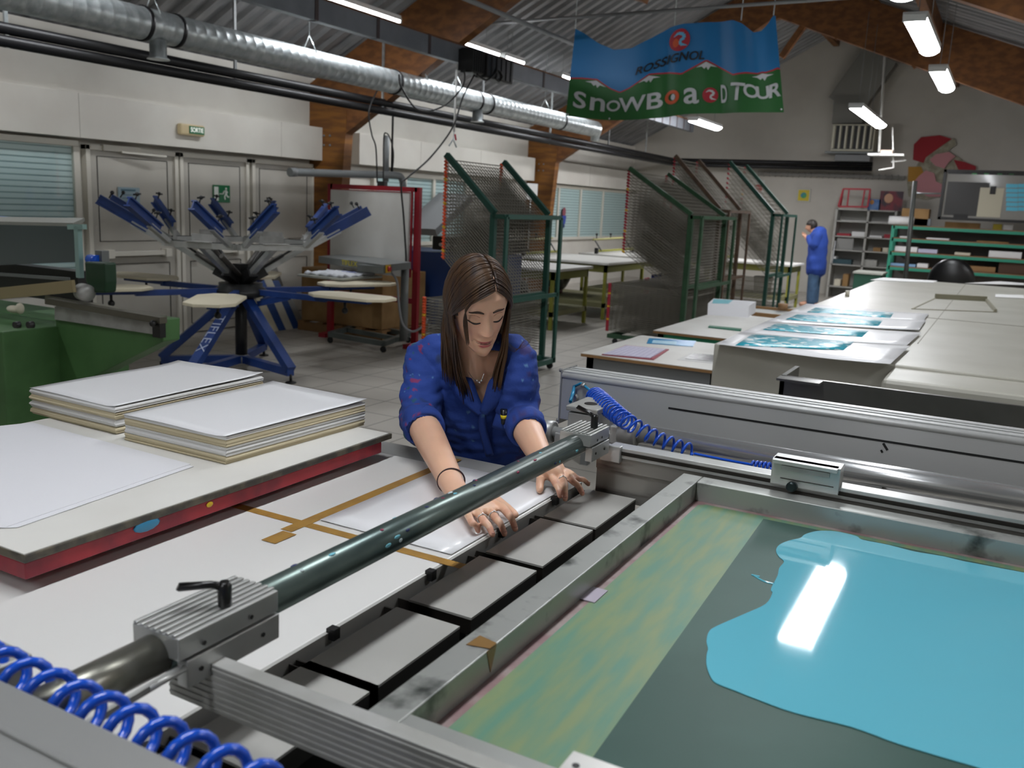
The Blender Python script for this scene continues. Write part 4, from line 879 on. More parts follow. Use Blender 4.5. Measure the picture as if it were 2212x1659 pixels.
def table(x0, y0, x1, y1, z, label, topm, edgem, framem_, legm=None):
    root = thing('work_table', label, 'table', (x0, y0, 0))
    M().box(x0, y0, z-.022, x1, y1, z-.004).build('wooden_core', edgem, root); M().box(x0+.001, y0+.001, z-.004, x1-.001, y1-.001, z).build('table_top', topm, root)
    M().box(x0+.03, y0+.03, z-.12, x1-.03, y1-.03, z-.024).build('apron', framem_, root)
    for (x, y) in ((x0+.03, y0+.03), (x1-.08, y0+.03), (x0+.03, y1-.08), (x1-.08, y1-.08)): M().box(x, y, 0, x+.05, y+.05, z-.024).build('leg', legm or framem_, root)
table(5.28, 1.4, 6.38, 2.33, .75, 'white topped work table with grey frame holding the notebook', white, plywood, grey)
table(6.72, 1.42, 8.45, 2.36, .75, 'white topped work table with bright green frame', white, plywood, tealt)
table(8.65, 1.45, 10.3, 2.58, .66, 'low table under the wooden picture frames', white, plywood, grey)
def flat(name, pts, z, th, m, label, cat, bev=0):
    b = M(); b.prism([onz(x, y, z) for x, y in pts], (0, 0, th)); return tag(b.build(name, m, bevel=bev), label, cat)
nb = flat('open_notebook', [(1300, 767), (1352, 747), (1445, 756), (1412, 778)], .751, .006, mat('notebook_red_cover', '#9a4a55', .5), 'open lined notebook with red cover on the work table', 'notebook')
OFF[nb.name] = Vector((0, 0, 0)); b = M(); b.prism([onz(x, y, .758) for x, y in [(1303, 765), (1353, 747), (1438, 755), (1405, 774)]], (0, 0, .004)); b.build('pages', mat('notebook_pages', '#c9c6d6', .6), nb)
b = M()
for k in range(9):
    p = onz(1308+k*12, 765.5+k*1.0, .763); q = onz(1354+k*9.5, 748.5+k*.9, .763); b.bar(p, q, .002, .0006)
for k in range(6): b.bar(onz(1310+k*8, 763-k*3, .763), onz(1404+k*6, 772-k*3, .763), .0015, .0006)
b.build('ruled_lines', mat('rule_lilac', '#8f8cae', .6), nb)
lf = flat('blue_leaflet', [(1397, 742), (1402, 731), (1504, 737), (1497, 749)], .751, .003, mat('leaflet_blue', '#2f8cc0', .3), 'blue leaflet lying on the work table', 'leaflet')
OFF[lf.name] = Vector((0, 0, 0)); b = M(); b.prism([onz(x, y, .755) for x, y in [(1408, 741), (1411, 735), (1462, 738), (1460, 745)]], (0, 0, .001)); b.build('pale_title', mat('leaflet_title', '#a9cfe2', .4), lf)
ph = flat('black_white_film', [(1480, 775), (1500, 763), (1550, 768), (1548, 782)], .751, .002, mat('film_black', '#2a2a2a', .3, col2='#8a8a8a', nscale=25, namt=(.5, .6)), 'black and white film print at the edge of the work table', 'print')
flat('tracing_paper', [(1462, 777), (1492, 763), (1552, 768), (1548, 786)], .7505, .0005, mat('tracing', '#b5b5b2', .4), 'translucent sheet under the film print', 'paper')
# stack and cutter on the green table
b = M(); A = [onz(1528, 680, .75), onz(1616, 686, .75), onz(1632, 675, .75), onz(1540, 668, .75)]; 
b.hexa([*A, *[a+Vector((.06, .02, .10)) for a in A]]); ps = tag(b.build('printed_sheet_stack', mat('stack_white', '#cfcfd2', .6)), 'leaning stack of printed sheets on the green framed table', 'paper stack')
OFF[ps.name] = Vector((0, 0, 0)); b = M(); b.prism([a+Vector((.06, .02, .101))+d_ for a, d_ in zip(A, (Vector((.03, -.03, 0)), Vector((.03, .2, 0)), Vector((-.1, .2, 0)), Vector((-.1, -.03, 0))))], (0, 0, .002)); b.build('top_print', mat('top_print_cyan', '#7fc4cf', .4), ps)
flat('green_ruler', [(1530, 708), (1532, 705), (1602, 712), (1600, 716)], .7505, .01, mat('ruler_green', '#1f6a50', .4), 'dark green straight edge on the green framed table', 'ruler')
def wframe(x0, y0, x1, y1, z, lab, tapebox=False):
    root = thing('wooden_screen_frame', lab, 'frame', (x0, y0, z))
    b = M()
    for (a, c, d_, e) in ((x0, y0, x1, y0+.05), (x0, y1-.05, x1, y1), (x0, y0, x0+.05, y1), (x1-.05, y0, x1, y1)): b.box(a, c, z, d_, e, z+.035)
    b.build('frame_bars', plywood, root); M().box(x0+.05, y0+.05, z+.006, x1-.05, y1-.05, z+.01).build('mesh', mat('screen_mesh_pale', '#c3c6c2', .5), root); return root
wframe(8.7, 1.55, 9.25, 2.35, .661, 'wooden screen frame on the low table, nearest')
wframe(9.3, 1.55, 9.9, 2.5, .661, 'wooden screen frame on the low table, farther one')
wframe(8.9, 1.62, 9.6, 2.3, .70, 'wooden screen frame laid across the two others')
tag(M().lathe((9.45, 1.95, .737), [(.05, 0), (.05, .06)], 16).build('brown_tape_roll', mat('tape_roll_brown', '#8a6845', .6)), 'brown tape roll on the wooden screen frames', 'tape')
# ------------------------------------------------------------------ the screen press in the foreground
T = 1.02
press = thing('flatbed_screen_press', 'large aluminium flatbed screen press filling the foreground', 'printing press', (1.2, .5, 0))
bedm = mat('bed_grey_paint', '#7c7d7a', .5, col2='#6f6f6b', nscale=6)
M().box(.1, -.45, .25, 1.9, 1.9, T-.14).build('machine_base', mat('base_dark_grey', '#4c4e4d', .5), press, bevel=.01)
M().box(.12, .84, T-.14, 1.93, 1.92, T-.012).build('bed_table', bedm, press, bevel=.004)
board = M(); board.box(.12, .842, T-.012, 1.86, 1.47, T); board.build('white_bed_board', mat('board_white', '#cecdca', .4), press, bevel=.003)
M().box(.12, .836, T-.035, 1.95, .843, T-.001).build('bed_edge', mat('bed_edge_grey', '#a9a8a4', .5, .2), press)
M().box(1.862, .842, T-.012, 1.96, 1.47, T-.002).build('bed_end_strip', mat('end_strip_grey', '#9b9b98', .45, .3), press)
dark = mat('dark_oily_steel', '#2d2a26', .45, .6)
for i, x in enumerate((.45, .70, .915, 1.185, 1.445, 1.695)):
    p0, p1 = x, x+.235
    pl = M(); pl.box(p0, .688, T-.012, p1, .812, T-.008); po = pl.build('support_plate', mat('plate_grey', '#aeada8', .4, .15, col2='#a5a49f', nscale=4), press)
    b = M(); b.box(p0+.002, .69, T-.04, p0+.004, .835, T-.0125); b.box(p0, .688, T-.04, p1, .690, T-.0125); b.box(p1-.003, .69, T-.04, p1, .835, T-.0125); b.box(p0+.005, .70, T-.09, p0+.03, .83, T-.042); b.box(p1-.03, .70, T-.09, p1-.005, .83, T-.042)
    b.build('plate_tube', dark, press)
    if i in (1, 2, 3, 4, 5):
        M().box(p0+.09, .825, T-.012, p0+.105, .840, T+.006).build('register_stop', black, press)
for (x, y) in ((1.93, .72), (1.97, .80), (1.95, .62)): pass
b = M(); b.box(1.93, .3, T-.10, 1.945, 1.1, T-.08); b.box(2.02, .3, T-.10, 2.035, 1.1, T-.08); b.box(1.93, .93, T-.10, 2.1, .95, T-.08); b.box(1.93, .62, T-.10, 2.3, .64, T-.08)
b.build('lower_rail', alud, press)
# squeegee cross tube
BYc, BZc = .80, 1.15
b = M(); b.cyl((.47, BYc, BZc), (.66, BYc, BZc), .024, 32, mi=0); b.cyl((.66, BYc, BZc), (1.90, BYc, BZc), .0243, 32, mi=1)
b.build('cross_tube', [mat('tube_steel', '#8b8a82', .33, .85, col2='#7b7a70', nscale=20), mat('inky_tube', '#66746f', .3, .6, col2='#4a5856', nscale=10, nstretch=(.5, 1, 1))], press)
rnd = random.Random(3); SPOT = [mat('spot_navy', '#1d2b5a', .4), mat('spot_cyan', '#6fb6c6', .4), mat('spot_magenta', '#8a2c4d', .4), mat('spot_pale', '#b9c7c9', .4)]
for k in range(26):
    b = M()
    x = rnd.uniform(.86, 1.78); a = rnd.uniform(-.3, 2.6); w_ = rnd.uniform(.002, .012); c = Vector((x, BYc-math.cos(a)*.0243, BZc+math.sin(a)*.0243)); ms = SPOT[rnd.choice((0, 0, 0, 1, 2, 3))]
    b.ball(c, 1, seg=8, sc=(w_*.7, .0004+.003*abs(math.sin(a)), .0004+.003*abs(math.cos(a)))); b.build('ink_spot', ms, press)
# near clamp block with ratchet lever
def clamp(x0, x1, lever, lx):
    b = M(); yc = BYc
    b.box(x0, yc-.040, BZc+.002, x1, yc+.036, BZc+.030, mi=0); 
    for k in range(7): yy = yc-.034+k*.0105; b.box(x0, yy, BZc+.030, x1, yy+.006, BZc+.033)
    b.box(x0+.01, yc-.042, BZc-.035, x1, yc-.025, BZc-.001); b.box(x0+.01, yc+.022, BZc-.03, x1, yc+.038, BZc-.001)
    b.build('clamp_block', alu, press, bevel=.0015)
    b = M()
    for (xx, zz) in ((x0+.03, BZc-.018), (x1-.03, BZc-.018), (x0+.035, BZc+.012), (x1-.05, BZc+.014)): b.lathe((xx, yc-.0425, zz), [(.003, 0), (.003, .001)], 10, axis=(0, -1, 0))
    b.build('clamp_screws', black, press)
    b = M(); c = Vector((lx, yc-.022, BZc+.031)); b.lathe(c, [(.0075, 0), (.0085, .003), (.0085, .028), (.006, .033)], 16); e = c+Vector(lever); b.tube([c+Vector((0, 0, .026)), c+(e-c)*.3+Vector((0, 0, .021)), e*.98+c*.02, e], [.006, .0048, .0055, .0045], 10)
    b.build('ratchet_lever', mat('lever_black', '#101010', .3), press)
clamp(.655, .815, (-.040, .035, .032), .742)
clamp(1.805, 1.915, (.0, .045, .045), 1.865)
b = M(); b.cyl((.615, BYc-.038, BZc-.012), (.665, BYc-.038, BZc-.010), .004, 10); b.bar((.52, BYc-.038, BZc-.016), (.66, BYc-.036, BZc-.01), .006, .008); b.build('guide_rod', alu, press)
# frame arms holding the screen
def arm(x, sgn, ext, y1):
    b = M(); zt, zb = 1.13, 1.068
    b.box(x, -.45, zb, x+.022*sgn, y1, zt, mi=0)
    xf = x if sgn > 0 else x-.022
    for k in range(7): z = zb+.004+k*.0082; b.box((x if ext < 0 else x+.022*sgn)-.0012, -.45, z, (x if ext < 0 else x+.022*sgn)+.0012, y1, z+.004)
    b.build('frame_arm', alud, press, bevel=.001)
arm(.70, 1, -1, .83)

# far arm: a deeper slotted profile
b = M(); b.box(1.945, -.45, 1.065, 1.975, .80, 1.10, mi=1); b.box(1.94, -.45, 1.10, 1.985, .77, 1.125, mi=0); b.box(1.938, -.45, 1.108, 1.941, .74, 1.117, mi=2); b.box(1.95, -.45, .99, 1.965, .80, 1.065, mi=1)
b.build('frame_arm', [alu, mat('ink_stained_aluminium', '#9b9892', .4, .6, col2='#5c5552', nscale=14, nstretch=(1, .3, 2), namt=(.5, .66)), dark], press, bevel=.001)
b = M(); q = onx(1315, 975, 1.93); b.box(1.928, .735, 1.09, 1.945, .785, 1.13); b.build('arm_bracket', alu, press, bevel=.002)
# screen clamp on the far arm
FX = 1.925; a = onx(1668, 1000, FX); c = onx(1808, 1083, FX)
b = M(); b.box(FX, c.y, a.z-.045, FX+.05, a.y, a.z+.012, mi=0); b.box(FX-.012, c.y+.005, a.z+.004, FX+.02, a.y-.002, a.z+.012, mi=0); b.box(FX-.004, c.y+.02, a.z-.010, FX+.002, a.y-.02, a.z+.000, mi=1)
b.box(FX-.0015, c.y+.01, a.z-.030, FX, a.y-.02, a.z-.028, mi=2)
b.build('screen_clamp', [alu, alud, dark], press, bevel=.002)
c2 = onx(1712, 1050, FX); M().lathe(c2, [(.011, 0), (.011, .016), (.007, .018)], 20, axis=(-1, 0, .1)).build('clamp_knob', mat('knob_steel_dark', '#2a3436', .3, .6), press)
# far gantry beam
b = M(); gx = 2.40
b.box(gx, -.6, 1.05, gx+.075, 1.115, 1.185, mi=0)
b.tube([(gx+.006, -.6, 1.182), (gx+.006, 1.115, 1.182)], .010, 16, mi=0)
b.box(gx+.004, -.6, 1.18, gx+.10, 1.115, 1.196); b.box(gx+.03, -.6, 1.196, gx+.034, 1.115, 1.199); b.box(gx+.06, -.6, 1.196, gx+.064, 1.115, 1.199)
b.build('gantry_beam', mat('gantry_aluminium', '#b9bab9', .42, .3, col2='#b1b3b2', nscale=2, rvar=.04), press, bevel=.002)
b = M(); b.box(gx-.001, -.6, 1.131, gx+.0005, .78, 1.1365); b.build('slot', black, press)
b = M(); b.box(gx-.012, -.6, 1.028, gx+.05, .98, 1.05); b.box(gx-.02, -.6, 1.005, gx+.04, .98, 1.012); b.build('lower_flange', alud, press, bevel=.002)
b = M(); b.box(gx-.003, 1.115, 1.035, gx+.105, 1.119, 1.2); b.cyl((gx, 1.117, 1.198), (gx, 1.124, 1.198), .006, 10); b.cyl((gx, 1.117, 1.045), (gx, 1.124, 1.045), .006, 10); b.build('end_cap', mat('endcap_grey', '#9a9b9a', .4, .3), press)
b = M(); c = onx(1912, 968, gx); b.bar(c+Vector((-.001, .006, .012)), c+Vector((-.001, -.006, -.004)), .001, .006); b.bar(c+Vector((-.001, .009, -.006)), c+Vector((-.001, .005, -.012)), .001, .005); b.build('pen_mark', black, press)
b = M(); b.box(2.38, -.6, .02, 2.50, -.5, 1.05); b.box(2.38, .2, .02, 2.50, .3, 1.04); b.build('gantry_leg', alud, press)
# polished guide tube and its carriage
q = onx(1400, 938, 2.18); q2 = onx(2212, 1082, 2.18); tz = (q.z+q2.z)/2
M().cyl((2.18, -.6, tz), (2.18, .80, tz), .026, 32).build('guide_tube', chrome, press)
b = M(); b.cyl((2.165, .78, tz), (2.165, .83, tz), .032, 24); b.box(2.14, .81, tz-.03, 2.22, .85, tz+.02); b.build('tube_end', alud, press, bevel=.004)
bk = onx(1262, 900, 2.14)
a = onx(1222, 880, 2.12); c = onx(1288, 928, 2.12)
b = M(); b.box(2.12, c.y, a.z-.008, 2.26, a.y, a.z+.006); b.box(2.125, c.y+.01, a.z-.06, 2.24, a.y-.005, a.z-.012); b.box(2.08, c.y-.02, a.z-.10, 2.2, a.y+.01, a.z-.062)
b.build('carriage_block', alud, press, bevel=.003)
b = M(); b.lathe(((2.18), (a.y+c.y)/2, a.z+.0062), [(.018, 0), (.016, .0015)], 20); b.build('carriage_hole', dark, press)
k0 = onx(1182, 931, 2.10); k1 = Vector((2.10, a.y+.0, k0.z-.004))
M().lathe(k0+Vector((0, .022, 0)), [(.026, 0), (.030, .003), (.030, .040), (.026, .043)], 28, axis=(0, -1, 0)).build('hand_knob', mat('knob_aluminium', '#9fa09e', .4, .4), press)
M().cyl(k0, Vector((2.10, c.y+.02, k0.z)), .016, 20).build('knob_shaft', alu, press)
b = M(); c = onx(1240, 835, 2.39); b.tube([onx(1232, 868, 2.3), onx(1238, 848, 2.34), c], .005, 8); b.tube([c, onx(1255, 828, 2.39), onx(1268, 838, 2.38), onx(1280, 848, 2.34)], .004, 8); b.build('air_tube', mat('teal_tube', '#1f7ea8', .3), press)
b = M(); b.lathe(onx(1244, 858, 2.39), [(.010, 0), (.012, .004), (.007, .012)], 14, axis=(-1, 0, 0)); b.lathe(onx(1256, 832, 2.385), [(.006, 0), (.007, .012)], 10, axis=(0, -1, 0)); b.build('fitting', alu, press)
# near gantry rail at the lower left
b = M(); b.box(.385, -.6, 1.05, .484, 1.05, 1.195, mi=0); b.box(.395, -.6, 1.195, .41, 1.05, 1.1985); b.box(.43, -.6, 1.195, .436, 1.05, 1.1985); b.build('gantry_beam', mat('gantry_satin', '#a9aaa8', .38, .6), press, bevel=.004)
b = M(); b.box(.484, -.6, 1.075, .545, 1.0, 1.082); b.box(.484, .88, 1.08, .56, .96, 1.17); b.build('lower_flange', alud, press, bevel=.002)
# ------------------------------------------------------------------ coiled air hoses
def coil(P, r, wire_r, turns, name, label, seg=14):
    P = [Vector(p) for p in P]; L_ = smooth(P, 12); n = turns*seg; out = []
    cum = [0]
    for i in range(1, len(L_)): cum.append(cum[-1]+(L_[i]-L_[i-1]).length)
    for k in range(n+1):
        s = cum[-1]*k/n; j = max(i for i in range(len(cum)) if cum[i] <= s+1e-9); j = min(j, len(L_)-2); t = (s-cum[j])/max(cum[j+1]-cum[j], 1e-9)
        p = L_[j].lerp(L_[j+1], t); d = (L_[j+1]-L_[j]).normalized(); a = d.cross(Vector((0, 0, 1))).normalized(); u = a.cross(d); th = 2*math.pi*k/seg
        rr = r if not callable(r) else r(k/n); out.append(p+(a*math.cos(th)+u*math.sin(th))*rr)
    return tag(M().tube(out, wire_r, 8).build(name, bluehose), label, 'hose')
coil([onx(x, y, xx) for x, y, xx in ((1287, 858, 2.33), (1312, 878, 2.2), (1350, 908, 2.08), (1400, 938, 2.06), (1450, 960, 2.06), (1500, 976, 2.06))], lambda t: .027-.011*t, .0034, 22, 'coiled_air_hose', 'blue coiled air hose hanging in front of the far gantry beam')
tag(M().tube(smooth([onx(1500, 980, 2.06), onx(1560, 992, 2.05), onx(1625, 1004, 2.02)]), .0032, 8).build('hose_tail', bluehose), 'straight blue tail of the far coiled hose', 'hose')
coil([onx(x, y, 2.02) for x, y in ((1625, 1004), (1645, 1006), (1668, 1009))], .008, .0032, 5, 'coiled_air_hose', 'short blue coil showing left of the screen clamp')
coil([(.514, .99, 1.178), (.514, .8, 1.176), (.514, .6, 1.176), (.514, .4, 1.174), (.514, .2, 1.172)], .021, .0056, 20, 'coiled_air_hose', 'blue coiled air hose along the near rail at the lower left')
# ------------------------------------------------------------------ screen with ink
scf = mat('screen_frame_alu', '#a3a5a1', .38, .55, col2='#3c403d', nscale=13, namt=(.54, .70), rvar=.08)
root = thing('printing_screen', 'aluminium framed printing screen with green stencil in the press', 'screen', (1.3, .2, 1.08))
z0, z1 = 1.056, 1.10
X0_, X1_, Y1_, Y0_ = .735, 1.918, .575, -.60
for (xa, ya, xb, yb) in ((X0_, Y1_-.045, X1_, Y1_), (X1_-.048, Y0_, X1_, Y1_-.045), (X0_, Y0_, X0_+.048, Y1_-.045), (X0_+.048, Y0_, X1_-.048, Y0_+.045)):
    M().box(xa, ya, z0, xb, yb, z1).build('frame_bar', scf, root, bevel=.002)
b = M(); b.box(X0_+.04, Y0_+.04, z0, X1_-.04, Y1_-.04, z0+.0015); b.build('mesh', mat('mauve_mesh', '#8d7f7c', .5, col2='#7b5f60', nscale=20), root)
lg = mat('light_green_stencil', '#6f8056', .5, col2='#4c7a66', nscale=6, nstretch=(1.2, 7, 1), namt=(.36, .66), detail=6)
dg = mat('dark_green_emulsion', '#33524a', .5, col2='#2c4a42', nscale=3, spec=.25)
zi = z0+.0016
b = M(); b.prism([Vector((x, y, zi)) for x, y in ((.80, .512), (1.84, .514), (1.853, .50), (1.858, -.5), (.80, -.5))], (0, 0, .0008)); b.build('stencil_border', lg, root)
b = M(); b.prism([(.80, .338, zi+.0009), (1.835, .372, zi+.0009), (1.832, -.5, zi+.0009), (.80, -.5, zi+.0009)], (0, 0, .0006)); b.build('stencil_area', dg, root)
b = M(); c = onz(1283, 1286, zi+.002); b.box(c.x-.025, c.y-.012, zi+.001, c.x+.03, c.y+.02, zi+.0025); b.build('tape_patch', mat('patch_lilac', '#a59daa', .3), root)
b = M(); q = onz(1045, 1395, z1); b.prism([q+Vector((-.012, .02, .001)), q+Vector((.02, .018, .001)), q+Vector((.014, -.012, .001)), q+Vector((-.004, -.012, .001))], (0, 0, .0006)); b.prism([q+Vector((.014, -.0115, 0)), q+Vector((-.012, -.0115, 0)), q+Vector((0, -.0115, -.035))], (0, -.0008, 0)); b.build('brown_tape_scrap', mat('tape_scrap_brown', '#7d5f36', .3), root)
INK = [(2212, 1238), (2085, 1214), (2038, 1203), (1974, 1192), (1919, 1178), (1863, 1167), (1850, 1159), (1805, 1149), (1766, 1148), (1739, 1155), (1728, 1163), (1703, 1169), (1683, 1178), (1676, 1190), (1682, 1203), (1693, 1214), (1683, 1228), (1679, 1245), (1665, 1273), (1668, 1282), (1653, 1306), (1606, 1328), (1547, 1354), (1531, 1366), (1526, 1385), (1529, 1402), (1526, 1416), (1526, 1438), (1534, 1462), (1547, 1477), (1587, 1493), (1635, 1512), (1716, 1541), (1840, 1572), (1943, 1609), (2097, 1655), (2260, 1700)]
zk = zi+.0016
pts = smooth([onz(x, y, zk) for x, y in INK], 4)
end = [Vector((1.05, -.42, zk)), Vector((1.80, -.42, zk))]
b = M(); out = pts+end
b.prism([Vector((p.x, p.y, zk)) for p in out], (0, 0, .0014))
inkm = mat('turquoise_ink', '#66b8cb', .035, coat=.6, spec=.5)
N_ = inkm.node_tree.nodes; bp_ = N_.new('ShaderNodeBump'); bp_.inputs['Strength'].default_value = .003; bp_.inputs['Distance'].default_value = .01
nz_ = [n for n in N_ if n.type == 'TEX_NOISE'][0]; nz_.inputs['Scale'].default_value = 60; [n for n in N_ if n.type == 'MAPPING'][0].inputs['Scale'].default_value = (.03, 1, 1)
inkm.node_tree.links.new(nz_.outputs[0], bp_.inputs['Height']); inkm.node_tree.links.new(bp_.outputs[0], N_['Principled BSDF'].inputs['Normal'])
tag(b.build('ink_pool', inkm, bevel=.0006), 'pool of glossy turquoise ink spread on the screen', 'ink')
b = M(); b.tube(smooth([onz(1628, 1243, zk), onz(1650, 1256, zk), onz(1672, 1262, zk)]), [.002]*16+[.004], 6); b.box(*onz(1624, 1241, zk), *(onz(1640, 1247, zk)+Vector((0, 0, .001)))); tag(b.build('ink_dribble', inkm), 'small turquoise dribble left of the ink pool', 'ink')
b = M(); c = onz(1245, 1652, 1.16); b.box(c.x-.05, c.y-.09, 1.155, c.x+.015, c.y+.01, 1.163, mi=0); b.lathe((c.x-.006, c.y-.002, 1.163), [(.004, 0), (.004, .001)], 10, mi=1)
b.build('end_plate', [mat('plate_white_metal', '#c4c3bf', .35, .4), black], press, bevel=.001)
b = M(); b.box(c.x-.05, c.y-.09, 1.10, c.x-.02, c.y-.02, 1.155); b.build('plate_post', alud, press)
# ------------------------------------------------------------------ paper, tapes on the bed
tape = mat('brown_packing_tape', '#a07b3d', .3, col2='#93703a', nscale=30)
def strip(x0, y0, x1, y1, lab, k): tag(M().box(x0, y0, T+.0005+.0004*k, x1, y1, T+.0009+.0004*k).build('tape_strip', tape), lab, 'tape', None)
strip(1.328, .80, 1.352, 1.46, 'long brown tape strip running under the cross tube', 0)
strip(1.29, 1.168, 1.93, 1.196, 'brown tape strip along the back edge of the sheet', 1)
strip(1.225, 1.150, 1.285, 1.185, 'short brown tape tab left of the tape crossing', 2)
sx0, sx1, sy0, sy1 = 1.372, 1.868, .846, 1.165
n = 8; P = [[Vector((sx0+(sx1-sx0)*i/n, sy0+(sy1-sy0)*j/n, T+.003)) for j in range(n+1)] for i in range(n+1)]
tag(M().grid(P).build('blank_sheet', whitep, solid=.0008), 'glossy white sheet being lined up by the woman', 'paper')
# ------------------------------------------------------------------ red edged feed table and paper stacks
ZR = 1.09
root = thing('red_edged_table', 'white topped board with dark red edge carrying the paper stacks', 'table', (1.3, 1.7, ZR))
a = onz(50, 1196, ZR); c = onz(842, 936, ZR); yb = onz(0, 924, ZR).y
yr = (a.y+c.y)/2; rx0, rx1 = a.x, c.x
M().box(rx0, yr, ZR-.002, rx1, yb, ZR).build('white_top', white, root)
M().box(rx0-.002, yr-.003, ZR-.016, rx1+.01, yb, ZR-.002).build('dark_edge', mat('dark_dirty_edge', '#35322d', .5, col2='#5a5446', nscale=25), root, bevel=.002)
M().box(rx0, yr, ZR-.045, rx1-.03, yb, ZR-.016).build('red_frame', redt, root, bevel=.002)
b = M(); q = onz(345, 1128, ZR-.02); b.ball((q.x-.02, yr-.001, ZR-.022), 1, seg=12, sc=(.03, .003, .012)); b.build('blue_ink_stain', mat('stain_blue', '#2f7fa5', .4), root)
b = M(); q = onz(470, 1090, ZR-.02); b.ball((q.x, yr-.001, ZR-.024), 1, seg=10, sc=(.009, .002, .006)); b.build('yellow_ink_stain', mat('stain_yellow', '#c9a51e', .4), root)
b = M()
for (x, y) in ((rx0+.05, yr+.3), (rx1-.25, yr+.3), (rx0+.05, yb-.1), (rx1-.25, yb-.1)): b.box(x, y, T-.012, x+.04, y+.04, ZR-.045)
b.build('feet', dark, root)
def stack(px, label, zt, bands, gap):
    Q = [onz(x, y, zt) for x, y in px]; c = sum(Q, Vector())/4
    root = thing('paper_stack', label, 'paper stack', (c.x, c.y, ZR))
    z = ZR+.001; rnd = random.Random(len(label))
    for bi, (h, m_) in enumerate(bands):
        b = M(); ns = max(2, int(h/.0028)); P = []
        for i in range(ns+1):
            row = []; off = Vector((rnd.uniform(-.002, .002), rnd.uniform(-.002, .002), 0))
            edge = .006*math.sin(math.pi*i/ns) if gap else 0
            for k in range(4):
                q = Q[k]; d = (q-c); d.z = 0; row.append(Vector((q.x, q.y, z+h*i/ns))+off-d.normalized()*(.004-edge))
            P.append(row)
        V = [[b.bm.verts.new(p) for p in row] for row in P]
        for i in range(ns):
            for k in range(4): b.face([V[i][k], V[i][(k+1) % 4], V[i+1][(k+1) % 4], V[i+1][k]])
        b.face(V[0][::-1]); b.face(V[-1]); b.build('sheet_bundle', m_, root); z += h
    n = 12; P = []
    for i in range(n+1):
        row = []
        for j in range(n+1):
            s, t = i/n, j/n; p = (Q[0]*(1-s)+Q[1]*s)*(1-t)+(Q[3]*(1-s)+Q[2]*s)*t
            lift = .006*max(0, (t-.8)/.2)**2*(1 if gap else .6)+.004*max(0, (s-.85)/.15)**2
            row.append(Vector((p.x, p.y, z+.0012+lift+.0012*math.sin(s*5+t*4))))
        P.append(row)
    M().grid(P).build('top_sheet', whitep, root, solid=.0008)
wp = mat('white_sheet_edges', '#cfcfce', .7, col2='#bdbcb8', nscale=3, nstretch=(1, 1, 300)); cp = mat('cream_sheet_edges', '#c5b99a', .8, col2='#a99e82', nscale=3, nstretch=(1, 1, 300))
stack([(265, 895), (487, 945), (792, 868), (590, 825)], 'front paper stack on the red edged table, standing nearest the red edge', 1.153, [(.017, cp), (.020, wp), (.018, cp), (.006, wp)], False)
stack([(64, 838), (248, 880), (568, 812), (385, 782)], 'rear paper stack on the red edged table, behind the front one', 1.158, [(.017, cp), (.018, wp), (.017, cp), (.014, wp)], True)
for k, (pts, lab) in enumerate((([(0, 1141), (38, 1140), (418, 1008), (62, 915), (-60, 930), (-200, 1010)], 'loose white sheet on the red edged table, lower of two'), ([(-20, 1139), (10, 1140), (412, 1003), (70, 913), (-60, 927), (-200, 1007)], 'loose white sheet on the red edged table, upper of two'))):
    b = M(); b.prism([onz(x, y, ZR+.001+.001*k) for x, y in pts], (0, 0, .0008)); tag(b.build('loose_sheet', mat('loose_paper', '#d9d9dd', .45)), lab, 'paper')
# ------------------------------------------------------------------ banner
BXX = 11.0
TOP = [(1243, 62), (1262, 72), (1290, 92), (1325, 107), (1365, 105), (1410, 82), (1445, 58), (1475, 50), (1530, 47), (1585, 44), (1605, 52), (1630, 72), (1645, 68), (1660, 48), (1668, 33), (1674, 33)]
BOT = [(1222, 252), (1700, 243)]
def top_at(s):
    x = 1243+(1674-1243)*s
    for (xa, ya), (xb, yb_) in zip(TOP[:-1], TOP[1:]):
        if xa <= x <= xb: return x, ya+(yb_-ya)*(x-xa)/(xb-xa)
    return TOP[-1]
def BS(s, t, off=0):
    """banner surface: s across 0..1, t from bottom 0 to top 1"""
    tx, ty = top_at(min(max(s, 0), 1)); bx = 1222+(1692-1222)*s; by = 250+12*math.sin(math.pi*min(s/.55, 1))-8*s
    p = onx(bx+(tx-bx)*t, by+(ty-by)*t, BXX); fold = .06*math.exp(-((s-.72)/.05)**2)-.05*math.exp(-((s-.9)/.04)**2)*t+.03*math.sin(s*14)+.04*math.exp(-((s-.45)/.04)**2)
    return Vector((BXX+fold-off, p.y, p.z))
ban = thing('advertising_banner', 'blue and green snowboard tour banner hanging from the roof', 'banner', BS(.5, 1))
n, m_ = 90, 40; b = M()
vv = [[b.bm.verts.new(BS(i/n, j/m_)) for j in range(m_+1)] for i in range(n+1)]
def ridge(s): 
    pk = [(0, .42), (.12, .52), (.24, .38), (.38, .545), (.53, .44), (.65, .575), (.78, .40), (.92, .49), (1, .44)]
    for (a, c), (d_, e) in zip(pk[:-1], pk[1:]):
        if a <= s <= d_: return c+(e-c)*(s-a)/(d_-a)
    return .44
